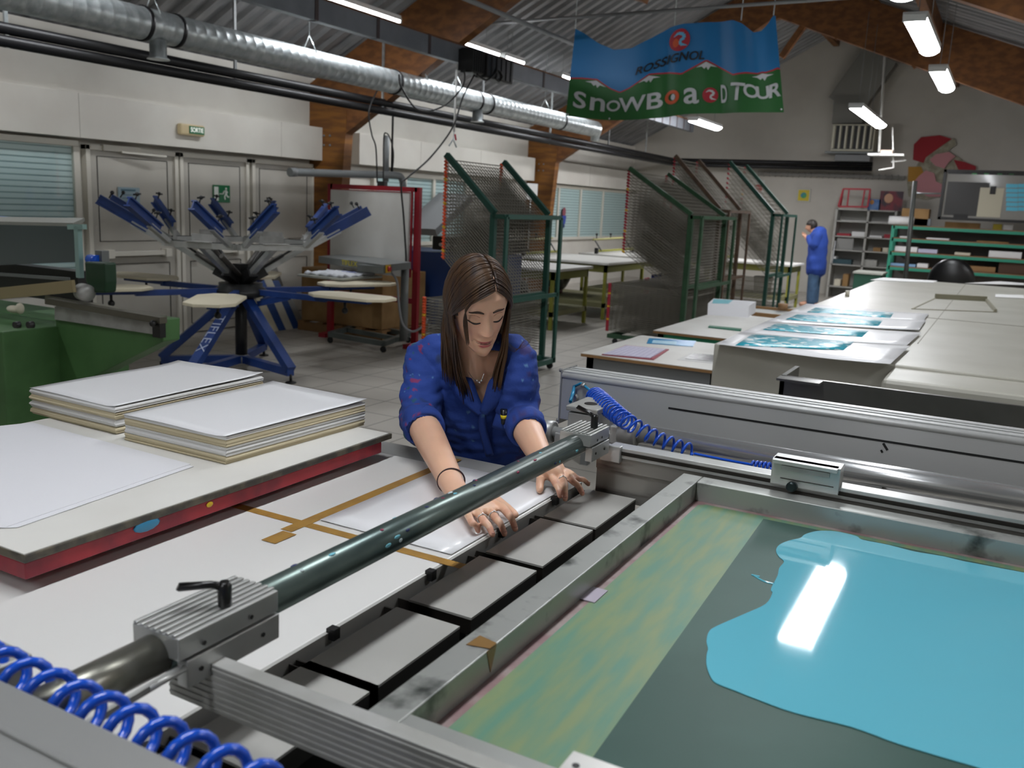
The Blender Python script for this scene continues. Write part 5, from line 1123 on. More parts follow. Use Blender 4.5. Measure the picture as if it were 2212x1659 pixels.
# the three colour fields are cut as strips that follow the mountain line
b.bm.free(); b = M()
def field(lo, hi, mi, off, nj=14):
    b.mi = mi
    V = [[b.bm.verts.new(BS(i/n, lo(i/n)+(hi(i/n)-lo(i/n))*j/nj, off)) for j in range(nj+1)] for i in range(n+1)]
    for i in range(n):
        for j in range(nj):
            f = b.face([V[i][j], V[i+1][j], V[i+1][j+1], V[i][j+1]])
            if f: f.smooth = True
field(lambda s: 0, lambda s: ridge(s), 0, 0); field(lambda s: ridge(s), lambda s: ridge(s)+.018, 1, 0, 1); field(lambda s: ridge(s)+.018, lambda s: 1, 2, 0)
bg, br_, bb, bw = mat('banner_green', '#25672e', .45), mat('banner_red', '#b02a38', .45), mat('banner_blue', '#1b73b0', .45), mat('banner_white', '#c9cdd0', .45)
b.build('cloth', [bg, br_, bb], ban, recalc=False)
def onban(bm, s0, t0, name, m, off=.012, sub=2):
    """bm has verts in banner units: x across, y up (1 = banner width in x)"""
    bmesh.ops.triangulate(bm, faces=bm.faces)
    for _ in range(sub):
        ed = [e for e in bm.edges if e.calc_length() > .012]
        if ed: bmesh.ops.subdivide_edges(bm, edges=ed, cuts=1); bmesh.ops.triangulate(bm, faces=bm.faces)
    for v in bm.verts: v.co = BS(s0+v.co.x, t0+v.co.y*2.3, off)
    k = M(); k.bm.free(); k.bm = bm; return k.build(name, m, ban, recalc=False)
def shp(polys):
    bm = bmesh.new()
    for p in polys: 
        f = [bm.verts.new((x, y, 0)) for x, y in p]; bm.faces.new(f)
    return bm
def disc(cx, cy, r, n=28, sy=1): return [(cx+r*math.cos(2*math.pi*k/n), cy+r*sy*math.sin(2*math.pi*k/n)) for k in range(n)]
def ring(cx, cy, r0, r1, n=28, a0=0, a1=2*math.pi, sy=1):
    o = []
    for k in range(n):
        a, c = a0+(a1-a0)*k/n, a0+(a1-a0)*(k+1)/n
        o.append([(cx+r1*math.cos(a), cy+r1*sy*math.sin(a)), (cx+r1*math.cos(c), cy+r1*sy*math.sin(c)), (cx+r0*math.cos(c), cy+r0*sy*math.sin(c)), (cx+r0*math.cos(a), cy+r0*sy*math.sin(a))])
    return o
# snow caps
for i, (s, ) in enumerate(((.12,), (.38,), (.65,), (.92,))):
    h = ridge(s); w_ = .05
    onban(shp([[(0, -.002), (-w_, -.028), (-w_*.45, -.024), (-w_*.2, -.036), (0, -.026), (w_*.15, -.042), (w_*.4, -.024), (w_, -.028)]]), s, h-.004, 'snow_cap', bw, .01, 1)
onban(textmesh('ROSSIGNOL', .058, 0, shear=.25, sx=1.05, bold=.0012), .475, .635, 'brand_lettering', mat('banner_black', '#101418', .45), .014)
onban(shp([disc(0, 0, .052, sy=1.02)]), .52, .83, 'round_logo', br_, .012)
def swoosh(cx, cy, r, nm, s0, t0, col):
    P = []
    path = [(-.55, .35), (-.1, .62), (.4, .45), (.45, .1), (.05, -.1), (.1, -.45), (.7, -.6)]
    wd = [.02, .12, .16, .16, .12, .14, .03]
    for i in range(len(path)-1):
        (xa, ya), (xb, yb_) = path[i], path[i+1]; d_ = math.hypot(xb-xa, yb_-ya); nx, ny = -(yb_-ya)/d_, (xb-xa)/d_
        P.append([(r*(xa-nx*wd[i]), r*(ya-ny*wd[i])), (r*(xb-nx*wd[i+1]), r*(yb_-ny*wd[i+1])), (r*(xb+nx*wd[i+1]), r*(yb_+ny*wd[i+1])), (r*(xa+nx*wd[i]), r*(ya+ny*wd[i]))])
    onban(shp(P), s0, t0, nm, col, .016, 1)
swoosh(0, 0, .052, 'logo_swoosh', .52, .83, mat('banner_light_blue', '#6bb7dd', .45))
onban(shp([disc(-.018, -.012, .016, 16, 1.3)]), .52, .83, 'logo_spot', mat('banner_orange', '#d2582a', .45), .015)
def word(ch, size, s, t, nm='letter', m=bw, **k): onban(textmesh(ch, size, 0, bold=.0022, **k), s, t, nm, m, .014)
for ch, s in (('S', .055), ('n', .138), ('W', .305), ('B', .405), ('a', .575)): word(ch, .118 if ch.isupper() else .155, s, .20 if ch.isupper() else .225, sx=1.0 if ch == 'W' else 1.12)
onban(shp(ring(0, 0, .022, .034)), .215, .20, 'letter', bw, .014)
onban(shp(ring(0, 0, .018, .034)), .485, .21, 'orange_ring', mat('banner_orange', '#fff'), .014); onban(shp([disc(0, 0, .010, sy=1.5)]), .49, .21, 'pale_oval', bw, .016)
onban(shp([disc(0, 0, .036)]), .665, .20, 'round_logo', br_, .014); swoosh(0, 0, .036, 'logo_swoosh', .665, .20, bw)
word('D', .118, .728, .20, sx=.38)
word('T', .115, .79, .22, shear=.15); word('O', .092, .862, .24); word('U', .092, .915, .235); word('R', .092, .963, .235, shear=.1)
for i, (x, y) in enumerate(((1243, 62), (1457, 55), (1601, 44), (1671, 33))):
    p = onx(x, y, BXX); M().cyl(p, (BXX-.05, p.y-.02, p.z+.75), .006, 6).build('cord', galv, ban)
for i, (s, t) in enumerate(((.01, .02), (.99, .03), (.2, .02))): M().ball(BS(s, t, .01), .012, seg=8).build('eyelet', bw, ban)
# ------------------------------------------------------------------ people
from mathutils import noise as mn
def proj(p):
    v = Vector(p)-Vector((0, 0, CAMH)); z = v.dot(_f); return 1106+FPX*v.dot(_r)/z, 829.5-FPX*v.dot(_u)/z
def loft(b, pts, ra, rb=None, side=None, seg=20):
    """tapering limb of elliptical section with rounded ends; ra along side vector, rb across"""
    pts = [Vector(p) for p in pts]; rb = rb or ra; P = []; A = []; B = []
    n = len(pts)
    for i in range(n-1):
        p0 = pts[max(i-1, 0)]; p1 = pts[i]; p2 = pts[i+1]; p3 = pts[min(i+2, n-1)]
        for k in range(6):
            t = k/6; P.append(.5*((2*p1)+(p2-p0)*t+(2*p0-5*p1+4*p2-p3)*t*t+(-p0+3*p1-3*p2+p3)*t**3)); A.append(ra[i]*(1-t)+ra[i+1]*t); B.append(rb[i]*(1-t)+rb[i+1]*t)
    P.append(pts[-1]); A.append(ra[-1]); B.append(rb[-1])
    d0 = (P[1]-P[0]).normalized(); d1 = (P[-1]-P[-2]).normalized(); R = []
    for (c, d, a_, b_) in [(P[0]-d0*min(A[0], B[0])*math.sin(t), d0, A[0]*math.cos(t), B[0]*math.cos(t)) for t in (1.45, 1.0, .5)]: R.append((c, d, a_, b_))
    for i in range(len(P)):
        d = (P[min(i+1, len(P)-1)]-P[max(i-1, 0)]).normalized(); R.append((P[i], d, A[i], B[i]))
    for t in (.5, 1.0, 1.45): R.append((P[-1]+d1*min(A[-1], B[-1])*math.sin(t), d1, A[-1]*math.cos(t), B[-1]*math.cos(t)))
    rings = []; s = Vector(side) if side is not None else None
    for (c, d, a_, b_) in R:
        if s is None: s = Vector((0, 0, 1)) if abs(d.z) < .9 else Vector((1, 0, 0))
        sv = (s-d*s.dot(d)).normalized(); 
        if side is None: s = sv
        u = d.cross(sv); rings.append([b.bm.verts.new(c+sv*a_*math.cos(2*math.pi*k/seg)+u*b_*math.sin(2*math.pi*k/seg)) for k in range(seg)])
    for i in range(len(rings)-1):
        for k in range(seg): b.face([rings[i][k], rings[i][(k+1) % seg], rings[i+1][(k+1) % seg], rings[i+1][k]])
    b.face(rings[0][::-1]); b.face(rings[-1])
def fuse(b, voxel, iters=4):
    """weld overlapping closed limbs into one continuous skin; returns bmesh"""
    bmesh.ops.recalc_face_normals(b.bm, faces=b.bm.faces)
    me = bpy.data.meshes.new('tmp'); b.bm.to_mesh(me); b.bm.free(); ob = bpy.data.objects.new('tmp', me); COL.objects.link(ob)
    m = ob.modifiers.new('r', 'REMESH'); m.mode = 'VOXEL'; m.voxel_size = voxel
    s = ob.modifiers.new('s', 'SMOOTH'); s.iterations = iters; s.factor = .5
    dg = bpy.context.evaluated_depsgraph_get(); dg.update(); nm = bpy.data.meshes.new_from_object(ob.evaluated_get(dg))
    bm = bmesh.new(); bm.from_mesh(nm); bpy.data.objects.remove(ob); bpy.data.meshes.remove(me); bpy.data.meshes.remove(nm)
    for f in bm.faces: f.smooth = True
    return bm
def paint(ob, fn):
    me = ob.data; a = me.color_attributes.new('col', 'FLOAT_COLOR', 'POINT'); off = OFF[ob.name]
    buf = np.ones(len(me.vertices)*4, dtype=np.float32)
    for i, v in enumerate(me.vertices): buf[4*i:4*i+3] = fn(v.co+off, v.normal)
    a.data.foreach_set('color', buf)
def mixc(a, b, t): t = max(0, min(1, t)); return tuple(x*(1-t)+y*t for x, y in zip(a, b))
skinm = mat('skin', '#c79a80', .42, vcol=True, sss=.15); SK = lin('#d8ad92'); SKR = lin('#b87868'); LIP = lin('#ab4855')
coatm = mat('blue_work_coat', '#1d3d96', .85, vcol=True, bump=.15, nscale=120); CB = lin('#1b3984')
hairm = mat('dark_brown_hair', '#30211a', .42, col2='#49331f', nscale=40, nstretch=(1, 1, .2), spec=.35)
girl = thing('person', 'young woman with long brown hair in a blue work coat lining up a sheet', 'person', (2.2, 1.3, 0))
# head frame
HC = onx(1032, 654, 1.93)
LOS = Vector((-HC.x, -HC.y, 0)).normalized(); PR = Vector((0, 0, 1)).cross(LOS)      # PR = towards the right of the picture seen from the camera
yawa = math.radians(20); fw = LOS*math.cos(yawa)+PR*math.sin(yawa)
if proj(HC+PR*.1)[0] < proj(HC)[0]: PR = -PR; fw = LOS*math.cos(yawa)+PR*math.sin(yawa)
pt = math.radians(27); Fv = fw*math.cos(pt)+Vector((0, 0, -1))*math.sin(pt); Uv = fw*math.sin(pt)+Vector((0, 0, 1))*math.cos(pt); Sv = Uv.cross(Fv).normalized()
if (proj(HC+Sv*.1)[0] < proj(HC)[0]): Sv = -Sv       # Sv points to picture right
rl = math.radians(7); Uv, Sv = (Uv*math.cos(rl)-Sv*math.sin(rl)).normalized(), (Sv*math.cos(rl)+Uv*math.sin(rl)).normalized()
HS = .97
def HP(s, f, u): return HC+(Sv*s+Fv*f+Uv*u)*HS
def itp(u, T_):
    if u <= T_[0][0]: return T_[0][1:]
    for (a, *va), (c, *vc) in zip(T_[:-1], T_[1:]):
        if a <= u <= c:
            t = (u-a)/(c-a); t = t*t*(3-2*t)*.5+t*.5; return [x*(1-t)+y*t for x, y in zip(va, vc)]
    return T_[-1][1:]
HT = [(-.119, .004, .060, .050), (-.116, .020, .074, .030), (-.108, .030, .083, .020), (-.092, .041, .087, .020), (-.07, .051, .086, .035), (-.045, .058, .085, .062), (-.02, .064, .084, .082), (.0, .068, .083, .092), (.03, .0715, .086, .098), (.055, .0715, .083, .097), (.08, .064, .071, .086), (.10, .048, .050, .066), (.112, .028, .028, .040), (.118, .004, .004, .006)]
def g2(s, u, cs, cu, ss, su): return math.exp(-((s-cs)/ss)**2-((u-cu)/su)**2)
def facef(s, u):
    d = 0; a = abs(s)
    t = max(0, min(1, (.024-u)/.056)); 
    if -.06 < u < .04:
        wN = .0055+.0065*t; hN = .003+.0185*t**1.2
        fall = 1 if u > -.034 else math.exp(-((u+.034)/.0065)**2)
        rise = 1 if u < .018 else math.exp(-((u-.018)/.012)**2)
        d += hN*fall*rise*math.exp(-(s/wN)**2)
    d += .0065*g2(a, u, .0115, -.034, .006, .007)
    d -= .0085*g2(a, u, .030, .010, .017, .012); d += .0075*g2(a, u, .031, .002, .0135, .0085)
    d += .003*g2(a, u, .028, .027, .018, .007); d += .005*g2(a, u, .038, -.03, .018, .02)
    u_ = u; u = u-7*s*s*(1 if a < .03 else 0)
    d += .0065*g2(s, u, 0, -.0605, .019, .0048)+.0075*g2(s, u, 0, -.0725, .016, .0055)-.004*g2(s, u, 0, -.0665, .024, .0022)-.003*g2(a, u, .026, -.066, .006, .006)
    u = u_
    d -= .0025*g2(s, u, 0, -.0835, .015, .005); d += .005*g2(s, u, 0, -.100, .017, .012); d -= .0012*g2(s, u, 0, -.05, .004, .006)
    return d
def headv(u, ph):
    w_, ff, fb = itp(u, HT); c, sn = math.cos(ph), math.sin(ph)
    f_ = (ff if c > 0 else fb)*(abs(c)**.88)*(1 if c > 0 else -1); s = w_*(abs(sn)**.9)*(1 if sn > 0 else -1)
    if c > 0: f_ += facef(s, u)*min(1, c*1.6)
    return s, f_
def face_pt(s0, u, lift=.0):
    best = None
    for k in range(121):
        ph = -math.pi/2+math.pi*k/120; s, f_ = headv(u, ph)
        if best is None or abs(s-s0) < best[0]: best = (abs(s-s0), f_)
    return HP(s0, best[1]+lift, u)
hb = bmesh.new(); NU, NP = 170, 168; rows = []
for i in range(NU+1):
    u = -.119+.237*(.5-.5*math.cos(math.pi*(.04+.92*i/NU)))/(.5-.5*math.cos(math.pi*.96)); u = min(u, .118); row = []
    for k in range(NP):
        ph = 2*math.pi*k/NP; s, f_ = headv(u, ph); row.append(hb.verts.new(HP(s, f_, u)))
    rows.append(row)
for i in range(NU):
    for k in range(NP):
        f = hb.faces.new([rows[i][k], rows[i][(k+1) % NP], rows[i+1][(k+1) % NP], rows[i+1][k]]); f.smooth = True
hb.faces.new(rows[0][::-1]); hb.faces.new(rows[-1])
hme = bpy.data.meshes.new('h'); hb.to_mesh(hme); hb.free()
# joints
shR, shL = onx(920, 782, 2.04), onx(1114, 778, 2.04)
elR, elL = onx(904, 898, 1.90), onx(1124, 900, 2.02)
wrR, wrL = onz(984, 1058, 1.066), onz(1181, 1012, 1.066)
nk = onx(1022, 790, 2.03)
ch = onx(1026, 860, 2.10); wa = onx(1038, 975, 2.16); pv = Vector((2.24, wa.y, .86))
sideY = (shL-shR).normalized()
b = M()
loft(b, [HP(0, -.035, -.06), (HP(0, -.03, -.09)+nk)/2, nk+Vector((.01, 0, -.02)), ch+Vector((0, 0, .04))], [.050, .049, .056, .10], [.054, .052, .056, .07], side=sideY)
loft(b, [pv, wa, ch, ch+Vector((-.03, 0, .07))], [.165, .13, .15, .13], [.12, .095, .10, .075], side=sideY, seg=28)
loft(b, [shR+sideY*.05, shR, shR*.5+elR*.5, elR], [.045, .045, .040, .040])
loft(b, [shL-sideY*.05, shL, shL*.5+elL*.5, elL], [.045, .045, .040, .040])
def arm_low(el, wr, palm):
    loft(b, [el, el*.65+wr*.35, el*.3+wr*.7, wr, wr*.4+palm*.6], [.041, .040, .033, .027, .030], [.041, .038, .030, .021, .016], side=(palm-wr).cross(Vector((0, 0, 1))))
def hand(wr, fingers, thumb, zs=(1.052, 1.050, 1.040, 1.031)):
    pts = []
    for (m_, p, t_) in fingers:
        a = onz(*m_, zs[0]); c = onz(*p, zs[1]); e = onz(*t_, zs[3]); d_ = c.lerp(e, .52)+Vector((0, 0, .005)); pts.append((a, c, d_, e))
    mid = sum((p[0] for p in pts), Vector())/4
    arm_c = (pts[0][0]+pts[3][0])/2
    loft(b, [wr, wr.lerp(mid, .4), wr.lerp(mid, .75), mid], [.026, .034, .038, .037], [.020, .016, .014, .011], side=(pts[3][0]-pts[0][0]))
    r = [.0093, .0092, .0085, .0078]
    for i, P in enumerate(pts):
        q = .86 if i == PINK else 1
        loft(b, [wr.lerp(P[0], .55), P[0], P[1], P[2], P[3]], [.010*q, .0098*q, .0086*q, .0076*q, .0066*q], seg=14)
    loft(b, [wr.lerp(mid, .25)]+[onz(x, y, z) for x, y, z in thumb], [.014, .0125, .0105, .0090], seg=14)
    return pts, mid
PINK = 3
fR = [((1080, 1093), (1097, 1110), (1113, 1143)), ((1057, 1101), (1071, 1120), (1090, 1153)), ((1034, 1109), (1045, 1125), (1064, 1155)), ((1012, 1114), (1020, 1130), (1033, 1147))]
ptsR, midR = hand(wrR, fR, [(1062, 1078, 1.045), (1088, 1092, 1.038), (1112, 1112, 1.033)])
arm_low(elR, wrR, midR)
fL = [((1191, 1028), (1201, 1046), (1210, 1072)), ((1206, 1024), (1219, 1043), (1221, 1078)), ((1219, 1021), (1238, 1040), (1258, 1066)), ((1228, 1020), (1248, 1034), (1271, 1046))]
ptsL, midL = hand(wrL, fL, [(1172, 1022, 1.05), (1167, 1040, 1.042), (1166, 1058, 1.034)])
arm_low(elL, wrL, midL)
for sg in (-1, 1):
    h = pv+sideY*.085*sg; loft(b, [h, Vector((h.x+.02, h.y, .5)), Vector((h.x+.03, h.y, .09))], [.085, .060, .042], [.085, .062, .045], side=sideY)
    loft(b, [Vector((h.x+.04, h.y, .055)), Vector((h.x-.13, h.y, .045))], [.04, .038], [.045, .03], side=sideY)
bb_ = fuse(b, .0034, 3); bb_.from_mesh(hme)
k = M(); k.bm.free(); k.bm = bb_; body = k.build('body', skinm, girl, recalc=False)
def skincol(p, n):
    d = p-HC; s, f_, u = d.dot(Sv), d.dot(Fv), d.dot(Uv)
    c = SK
    if d.length < .16 and f_ > .02:
        c = mixc(c, SKR, .35*g2(abs(s), u, .036, -.03, .02, .02)); c = mixc(c, SKR, .3*g2(s, u, 0, -.03, .012, .014))
        um = u-7*s*s
        lipm = max(g2(s, um, 0, -.0612, .022, .0044), g2(s, um, 0, -.0725, .019, .0056))
        if lipm > .35: c = mixc(c, LIP, (lipm-.35)*4)
        if g2(s, um, 0, -.0665, .023, .0014) > .4: c = mixc(c, lin('#5a2028'), .8)
        c = mixc(c, lin('#b98a74'), .25*g2(abs(s), u, .031, .008, .015, .008))
    for P in ptsR+ptsL:
        if (p-P[3]).length < .016: c = mixc(c, SKR, .55)
        if (p-P[1]).length < .012: c = mixc(c, SKR, .3)
    t = mn.noise(p*25)*.06; return tuple(max(0, x*(1+t)) for x in c)
paint(body, skincol)
# nails
for P in ptsR+ptsL:
    d = (P[3]-P[2]).normalized(); nb_ = M(); c = P[3]+Vector((0, 0, .0055))+d*.001
    nb_.ball(c, 1, seg=10, sc=(.0045, .0045, .0012)); nb_.build('nail', mat('nail_pink', '#c58f84', .25), body)
# brows, lashes, ear
bl = mat('brow_brown', '#38261c', .7)
for sg in (-1, 1):
    e = M(); e.tube([face_pt(sg*(.012+.034*t), .0255+.0055*math.sin(math.pi*min(1, t*1.05+.05))-.001*t, .0006) for t in [i/9 for i in range(10)]], [.0010+.0021*math.sin(math.pi*(.15+.8*i/9)) for i in range(10)], 6); e.build('eyebrow', bl, body)
    e = M(); e.tube([face_pt(sg*(.017+.030*t), -.0035-.0035*math.sin(math.pi*t)+.002*t, .0008) for t in [i/9 for i in range(10)]], [.0007+.0015*math.sin(math.pi*(.1+.85*i/9)) for i in range(10)], 6); e.build('eyelashes', mat('lash_dark', '#1a1210', .6), body)
    e = M(); e.tube([face_pt(sg*(.018+.027*t), .0095+.004*math.sin(math.pi*t), .0001) for t in [i/9 for i in range(10)]], .0005, 6); e.build('eyelid_crease', mat('lid_crease', '#8a5f4c', .6), body)
    e = M(); c = HP(sg*.070, -.004, -.012); e.tube([c+Uv*.026*math.sin(t)+Fv*.014*math.cos(t)-Fv*.004 for t in [.2+k*4.6/12 for k in range(13)]], .004, 8); e.ball(c-Uv*.024+Fv*.004, .007, seg=10); e.ball(c, .012, seg=10, sc=(.6, .8, 1.2)); e.build('ear', mat('ear_skin', '#bd8672', .45, sss=.2), body)
# hair
hr = M(); rnd = random.Random(11)
ER = Vector((.0770, .1015, .1215)); 
def onskull(d, ex=0): 
    d = Vector((d.x/ER.x, d.y/ER.y, d.z/ER.z)).normalized(); return Vector((d.x*(ER.x+ex), d.y*(ER.y+ex)-.004, d.z*(ER.z+ex)))
for sg in (-1, 1):
    for i in range(230):
        p = i/229; p = min(1, max(0, p+rnd.uniform(-.01, .01))); ta = math.radians(42+132*p)
        part_s = .020-.012*p
        a = Vector((part_s+.003*sg, .1015*math.cos(ta), .1215*math.sin(ta)))
        q = Vector((sg*((.086 if sg < 0 else .077)+.002*rnd.random()), .046-.115*p if sg < 0 else .040-.10*p, -.005-.035*p))
        ex = rnd.uniform(.000, .004); P = []
        na = a.copy(); 
        for k in range(11):
            t = k/10; m_ = na.lerp(q, t); P.append(onskull(m_, .002+ex+.004*math.sin(math.pi*t)))
        W = [HP(v.x, v.y, v.z) for v in P]
        # hang
        e0 = W[-1]; low = rnd.uniform(-.012, .02)
        if sg < 0: yend = 874-80*p**1.0-abs(rnd.gauss(0, 8)); tx = 1012-58*p+rnd.uniform(-12, 12)
        else: yend = 850-30*p-abs(rnd.gauss(0, 10)); tx = 1070+24*p+rnd.uniform(-11, 11)
        fx = 1.955+.12*p+low*.6
        e1 = onx(tx, yend, fx)
        if p > .72: e1 = Vector((W[-1].x+.03, W[-1].y+rnd.uniform(-.02, .02), W[-1].z-.16-rnd.random()*.05))
        d0 = (W[-1]-W[-2])
        for k in range(1, 11):
            t = k/10; c = e0.lerp(e1, t); bow = math.sin(math.pi*t)*.010*(1 if sg < 0 else .6)
            W.append(c+Sv*sg*bow*.6+Vector((mn.noise(c*18)*.004, mn.noise(c*18+Vector((5, 0, 0)))*.004, 0)))
        r0 = rnd.uniform(.0026, .0042); hr.tube(W, [r0*.6]+[r0]*(len(W)-5)+[r0*.9, r0*.75, r0*.5, r0*.25], 6, flat=.6)
# loose front lock across the cheek
for i in range(10):
    j = .0009*i; a = HP(-.006-j, .080, .086); m1 = HP(-.048-j, .080, .050); m2 = HP(-.060+j, .078, .005+.001*(i % 3)); e = HP(-.052+j, .090, -.058-.002*(i % 4))
    hr.tube(smooth([a, m1, m2, e], 5), [.0012]+[.0019]*11+[.0014, .001, .0007, .0003], 5)
for i in range(5):
    a = onx(1092, 735+3*i, 1.99); hr.tube(smooth([a, onx(1112, 752+2*i, 1.985), onx(1128+i, 752-4*i, 1.98), onx(1143+i*2, 742-3*i, 1.99)], 5), .0005, 5)
hr.build('hair', hairm, girl)
cp_ = M(); V = []
for i in range(25):
    row = []
    for k in range(48):
        th = math.pi*i/24*.60; ph = 2*math.pi*k/48; d = Vector((math.sin(th)*math.sin(ph), math.sin(th)*math.cos(ph)*.98-.2*math.cos(th)*0, math.cos(th)))
        d = Vector((d.x, d.y*math.cos(.50)-d.z*math.sin(.50), d.y*math.sin(.50)+d.z*math.cos(.50)))
        v = Vector((d.x*(ER.x+.001), d.y*(ER.y+.001)-.004, d.z*(ER.z+.001))); row.append(cp_.bm.verts.new(HP(v.x, v.y, v.z)))
    V.append(row)
for i in range(24):
    for k in range(48): 
        cc_ = (V[i][k].co+V[i+1][k].co)/2-HC
        if cc_.dot(Fv) > .040 and cc_.dot(Uv) < .082: continue
        f = cp_.face([V[i][k], V[i][(k+1) % 48], V[i+1][(k+1) % 48], V[i+1][k]])
        if f: f.smooth = True
cp_.build('hair_base', mat('hair_root', '#2a1d15', .6), girl)
# coat
b = M()
loft(b, [Vector((2.26, wa.y, .50)), pv, wa, ch, ch+Vector((-.025, 0, .075)), nk+Vector((.02, 0, -.01))], [.19, .19, .15, .160, .140, .070], [.15, .145, .12, .118, .092, .062], side=sideY, seg=36)
def sleeve(sh, el, wr, inward, cuff_t):
    e2 = el.lerp(wr, cuff_t); loft(b, [sh+inward*.07+Vector((0, 0, .012)), sh+inward*.01+Vector((0, 0, .004)), sh.lerp(el, .5), el, e2], [.058, .060, .054, .050, .047], seg=24)
    return e2
cR = sleeve(shR, elR, wrR, sideY, .16); cL = sleeve(shL, elL, wrL, -sideY, .20)
for (el, wr, c) in ((elR, wrR, cR), (elL, wrL, cL)):
    d = (wr-el).normalized(); loft(b, [c-d*.035, c-d*.005], [.048, .050], seg=24)
cbm = fuse(b, .006, 5)
for v in cbm.verts:
    p = v.co; d = mn.noise(p*13)*.010+mn.noise(p*Vector((1, 1, 2.2))*26)*.007+.004*math.sin(p.z*120+mn.noise(p*9)*5)*max(0, 1-min((p-elR).length, (p-elL).length)/.12)
    v.co = p+v.normal*d
VP = [(975, 740), (1085, 760), (1082, 805), (1046, 884), (1036, 884), (990, 800)]
def inside(x, y, P):
    r = False; j = len(P)-1
    for i in range(len(P)):
        if (P[i][1] > y) != (P[j][1] > y) and x < (P[j][0]-P[i][0])*(y-P[i][1])/(P[j][1]-P[i][1])+P[i][0]: r = not r
        j = i
    return r
kill = []
for f in cbm.faces:
    c = f.calc_center_median(); x, y = proj(c)
    if inside(x, y, VP) and c.x < ch.x-.03: kill.append(f)
    elif any((c-cc).dot((wr-el).normalized()) > .030 and (c-cc).length < .10 for el, wr, cc in ((elR, wrR, cR), (elL, wrL, cL))): kill.append(f)
    elif c.z < .50: kill.append(f)
bmesh.ops.delete(cbm, geom=kill, context='FACES')
k = M(); k.bm.free(); k.bm = cbm; coat = k.build('work_coat', coatm, girl, recalc=False)
so = coat.modifiers.new('cloth', 'SOLIDIFY'); so.thickness = .003; so.offset = 1
def coatcol(p, n):
    c = CB; t = mn.noise(p*6); c = tuple(x*(1+.18*t) for x in c)
    a = mn.noise(p*22+Vector((3, 1, 7))); x, y = proj(p)
    if x < 960 and a > .34: c = mixc(c, lin('#1a2b4e'), (a-.34)*6)
    if x < 930 and mn.noise(p*60+Vector((9, 9, 2))) > .48: c = mixc(c, lin('#8c2338'), .7)
    if x < 930 and mn.noise(p*50+Vector((1, 5, 2))) > .50: c = mixc(c, lin('#1f5a3c'), .6)
    pn = mn.noise(p*20+Vector((4, 2, 2)))+.4*mn.noise(p*70)
    if x > 1110 and pn > .25: c = mixc(c, lin('#3a2346'), min(.6, (pn-.25)*4))
    if mn.noise(p*140) > .66: c = mixc(c, lin('#6f9fbc'), .5)
    return c
paint(coat, coatcol)
def coatpart(name, pts, x, w_, th=.005):
    e = M(); P = smooth([onx(a, c_, xx) for (a, c_), xx in zip(pts, x)], 5); rows = []
    for i, p in enumerate(P):
        d = (P[min(i+1, len(P)-1)]-P[max(i-1, 0)]).normalized(); s = d.cross(LOS).normalized(); t = i/(len(P)-1); ww = w_[0]*(1-t)+w_[1]*t if len(w_) == 2 else (w_[0]*(1-2*t)+w_[1]*2*t if t < .5 else w_[1]*(2-2*t)+w_[2]*(2*t-1))
        rows.append([p-s*ww/2-LOS*.004, p-s*ww/4+LOS*.001, p+s*ww/4+LOS*.001, p+s*ww/2-LOS*.004])
    e.grid(rows); o = e.build(name, coatm, girl, solid=th); paint(o, coatcol); return o
coatpart('lapel', [(972, 778), (990, 815), (1015, 860), (1040, 893)], [2.00, 1.975, 1.962, 1.968], [.035, .060, .018])
coatpart('lapel', [(1094, 788), (1086, 820), (1066, 858), (1044, 893)], [2.02, 1.985, 1.968, 1.968], [.035, .060, .018])
coatpart('front_placket', [(1042, 890), (1044, 930), (1058, 985)], [1.967, 1.99, 2.02], [.016, .02, .02], .003)
def cuffr(el, wr, c, r):
    d = (wr-el).normalized(); e = M(); prof = [(r-.004, -.024), (r+.004, -.026), (r+.007, -.004), (r+.006, .022), (r+.001, .029), (r-.006, .026), (r-.007, -.01)]
    e.lathe(c, prof, 32, axis=d)
    for v in e.bm.verts: v.co += v.co.normalized()*mn.noise(v.co*30)*.004
    o = e.build('rolled_cuff', coatm, girl, recalc=True); o.data.polygons[-1].use_smooth = True; paint(o, coatcol)
cuffr(elR, wrR, cR, .046); cuffr(elL, wrL, cL, .045)
px_ = 1.985
pk = coatpart('chest_pocket', [(1068, 905), (1086, 912), (1112, 906)], [1.985, 1.982, 1.995], [.045, .045], .003)
# pens, bracelet, rings, necklace
pen = M(); pen.cyl(onx(1090, 915, 1.972), onx(1088, 884, 1.968), .009, 12, mi=0); pen.cyl(onx(1089, 903, 1.969), onx(1089, 896, 1.968), .0095, 12, mi=1); tag(pen.build('marker_pen', [mat('marker_black', '#15161a', .3), mat('marker_yellow', '#d8c21a', .4)]), 'black and yellow marker in the chest pocket of the woman', 'pen')
pen = M(); pen.cyl(onx(1098, 918, 1.968), onx(1108, 898, 1.968), .0035, 10); tag(pen.build('white_pen', mat('pen_white', '#d6d8d4', .3)), 'white pen in the chest pocket of the woman', 'pen')
d = (wrR-elR).normalized(); c = elR.lerp(wrR, .90); a = d.cross(Vector((0, 0, 1))).normalized(); u = a.cross(d)
tl = (d+u*.35).normalized(); u2 = a.cross(tl)
e = M(); e.tube([c+(a*.0308*math.cos(t)+u2*.0275*math.sin(t)) for t in [2*math.pi*k/32 for k in range(32)]], .0019, 8, closed=True); tag(e.build('wrist_band', mat('band_maroon', '#2a1018', .6)), 'thin dark elastic band round the wrist of the woman', 'bracelet')
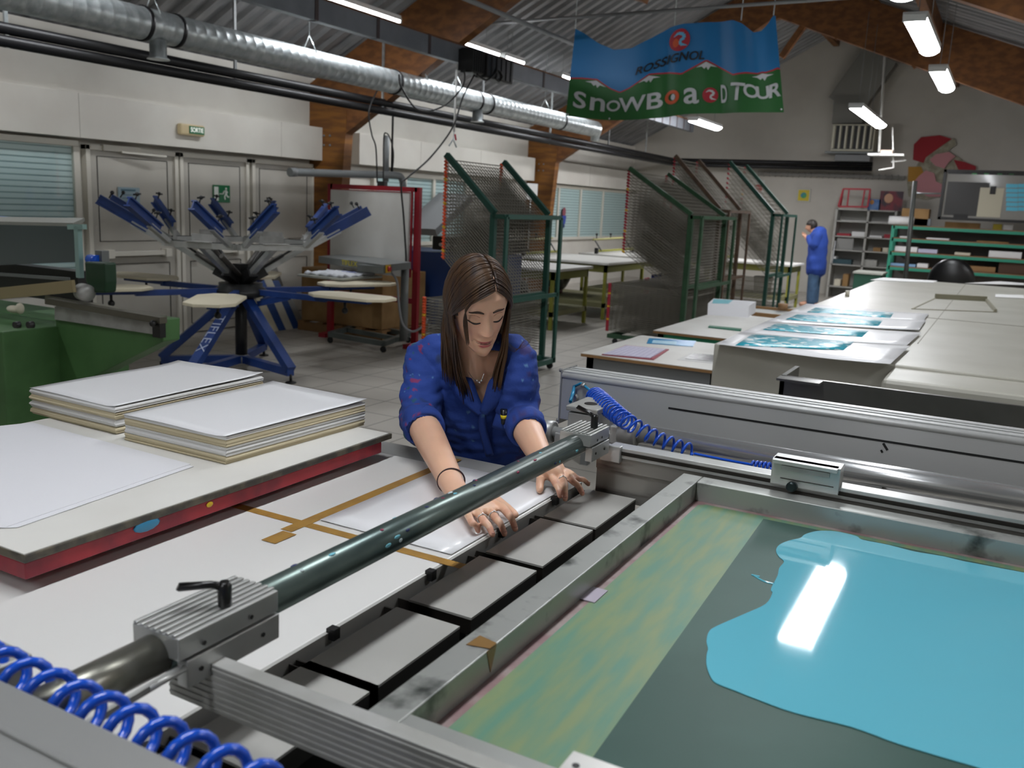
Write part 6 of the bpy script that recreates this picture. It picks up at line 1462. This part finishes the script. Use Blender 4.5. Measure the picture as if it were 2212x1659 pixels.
for P, lab in ((ptsR[1], 'silver ring on the middle finger of the hand at the sheet corner'), (ptsR[2], 'silver ring on the ring finger of the hand at the sheet corner'), (ptsL[1], 'silver ring on the hand beyond the cross tube')):
    c = P[0].lerp(P[1], .72); d = (P[1]-P[0]).normalized(); a = d.cross(Vector((0, 0, 1))).normalized(); u = a.cross(d)
    e = M(); e.tube([c+(a*.0098*math.cos(t)+u*.0098*math.sin(t)) for t in [2*math.pi*k/20 for k in range(20)]], .0013, 8, closed=True); e.ball(c+u*.0105, .0024, seg=8); tag(e.build('finger_ring', chrome), lab, 'ring')
e = M(); e.tube(smooth([onx(1008, 795, 1.985), onx(1020, 815, 1.962), onx(1036, 826, 1.955), onx(1046, 806, 1.965)]), .0009, 6)
for q in ((1036, 826), (1040, 822), (1030, 822)): e.ball(onx(*q, 1.954), .003, seg=8)
tag(e.build('necklace', chrome), 'thin silver necklace at the neck of the woman', 'necklace')
# ------------------------------------------------------------------ the man at the back
MX_ = 17.9
mg = lambda x, y, dx=0: onx(x, y, MX_+dx)
hipc = mg(1764, 585); man = thing('person', 'dark haired man in a blue coat and jeans standing head bowed at the back', 'person', (MX_, hipc.y, 0))
b = M(); left = Vector((0, 1, 0))
hd_ = mg(1752, 489); nk2 = mg(1764, 497)
b.ball(hd_, .095, seg=20, sc=(.82, 1.0, 1.15)); loft(b, [hd_+Vector((0, -.03, -.04)), nk2+Vector((0, -.04, -.06))], [.06, .07]); b.ball(hd_+Vector((0, .095, -.045)), .018, seg=10)
loft(b, [mg(1766, 505), mg(1768, 545), Vector((MX_, mg(1764, 585).y, .95))], [.16, .17, .16], [.12, .14, .14], side=(1, 0, 0))
for dx in (-.1, .1):
    loft(b, [Vector((MX_+dx, mg(1764, 585).y, .93)), Vector((MX_+dx*1.1, mg(1757, 620).y, .5)), Vector((MX_+dx*1.2, mg(1756, 640).y, .09))], [.095, .075, .06])
    loft(b, [Vector((MX_+dx*1.2, mg(1756, 640).y-.05, .05)), Vector((MX_+dx*1.2, mg(1752, 640).y+.14, .045))], [.05, .045])
hands = mg(1738, 509, -.02)
for dx in (-.17, .17):
    s_ = mg(1770, 508)+Vector((dx, 0, 0)); e_ = mg(1762, 528)+Vector((dx*1.1, 0, 0)); loft(b, [s_, e_, hands+Vector((dx*.2, -.03, -.02))], [.06, .055, .035]); 
    h_ = hands+Vector((dx*.2, 0, 0)); b.ball(h_, .04, seg=12, sc=(.7, 1, .8))
    for q in range(4): loft(b, [h_+Vector((.012*(q-1.5), .01, .0)), h_+Vector((.012*(q-1.5), .04, .03)), h_+Vector((.012*(q-1.5), .035, .06+.005*(q % 2)))], [.011, .010, .009], seg=8)
    loft(b, [h_+Vector((0, -.01, .02)), h_+Vector((0, .0, .06))], [.012, .010], seg=8)
bm_ = fuse(b, .012, 3); k = M(); k.bm.free(); k.bm = bm_; o = k.build('body', mat('skin_plain', '#b98b72', .5, sss=.1), man, recalc=False)
b = M(); b.ball(hd_+Vector((0, -.012, .022)), .102, seg=20, sc=(.9, 1.02, 1.08)); k = b.build('hair', mat('hair_black', '#1e1712', .6), man)
for v in k.data.vertices:
    if v.co.z+OFF[k.name].z < hd_.z+.0 and v.co.y+OFF[k.name].y > hd_.y-.0: v.co = v.co*1+Vector((0, -.06, .05))
b = M()
loft(b, [mg(1766, 503)+Vector((0, -.03, .0)), mg(1768, 520), mg(1766, 552), Vector((MX_, mg(1762, 585).y, .90)), Vector((MX_, mg(1762, 585).y, .72))], [.20, .235, .22, .235, .25], [.13, .175, .175, .18, .19], side=(1, 0, 0), seg=28)
for dx in (-.19, .19):
    s_ = mg(1770, 508)+Vector((dx, 0, 0)); e_ = mg(1762, 529)+Vector((dx*1.15, 0, 0)); loft(b, [s_, e_, hands+Vector((dx*.35, -.09, -.04))], [.085, .075, .055])
loft(b, [mg(1765, 497)+Vector((0, -.03, -.03)), mg(1765, 503)+Vector((0, -.03, -.03))], [.085, .11])
bm_ = fuse(b, .014, 4)
for v in bm_.verts: v.co += v.normal*(mn.noise(v.co*7)*.02)
k = M(); k.bm.free(); k.bm = bm_; o = k.build('work_coat', coatm, man, recalc=False); paint(o, lambda p, n: tuple(x*(1.15+.1*mn.noise(p*5)) for x in CB))
b = M()
for dx in (-.1, .1): loft(b, [Vector((MX_+dx, mg(1762, 585).y, .85)), Vector((MX_+dx*1.1, mg(1757, 620).y, .5)), Vector((MX_+dx*1.2, mg(1756, 640).y, .10))], [.115, .10, .09])
bm_ = fuse(b, .012, 3); k = M(); k.bm.free(); k.bm = bm_; k.build('jeans', mat('denim', '#3f5a78', .85, col2='#37506c', nscale=12), man, recalc=False)

# ------------------------------------------------------------------ groups of like things
GR = {'fluorescent_lamp': 'fluorescent ceiling lamps', 'drying_rack': 'wire tray drying racks', 'printing_bench': 'screen printing benches under the windows', 'leaning_board': 'boards leaning on the left wall',
      'tape_strip': 'brown tape strips on the press bed', 'paper_stack': 'paper stacks on the red edged table', 'coiled_air_hose': 'blue coiled air hoses', 'screen_hinge_clamp': 'screen clamps on the benches', 'hoist_motor': 'hoist motors on the trunking',
      'power_cable': 'black hanging cables', 'wooden_screen_frame': 'wooden screen frames on the low table', 'timber_portal_frame': 'timber portal frames', 'work_table': 'work tables beside the dryer', 'finger_ring': 'silver rings on the hands', 'suction_fan': 'fans under the benches', 'timber_purlin': 'timber purlins', 'paper_pile': 'paper piles on the far shelves'}
for o in list(COL.objects):
    if o.parent is None and o.get('label') and 'group' not in o:
        k_ = o.name.split('.')[0]
        if k_ in GR: o['group'] = GR[k_]
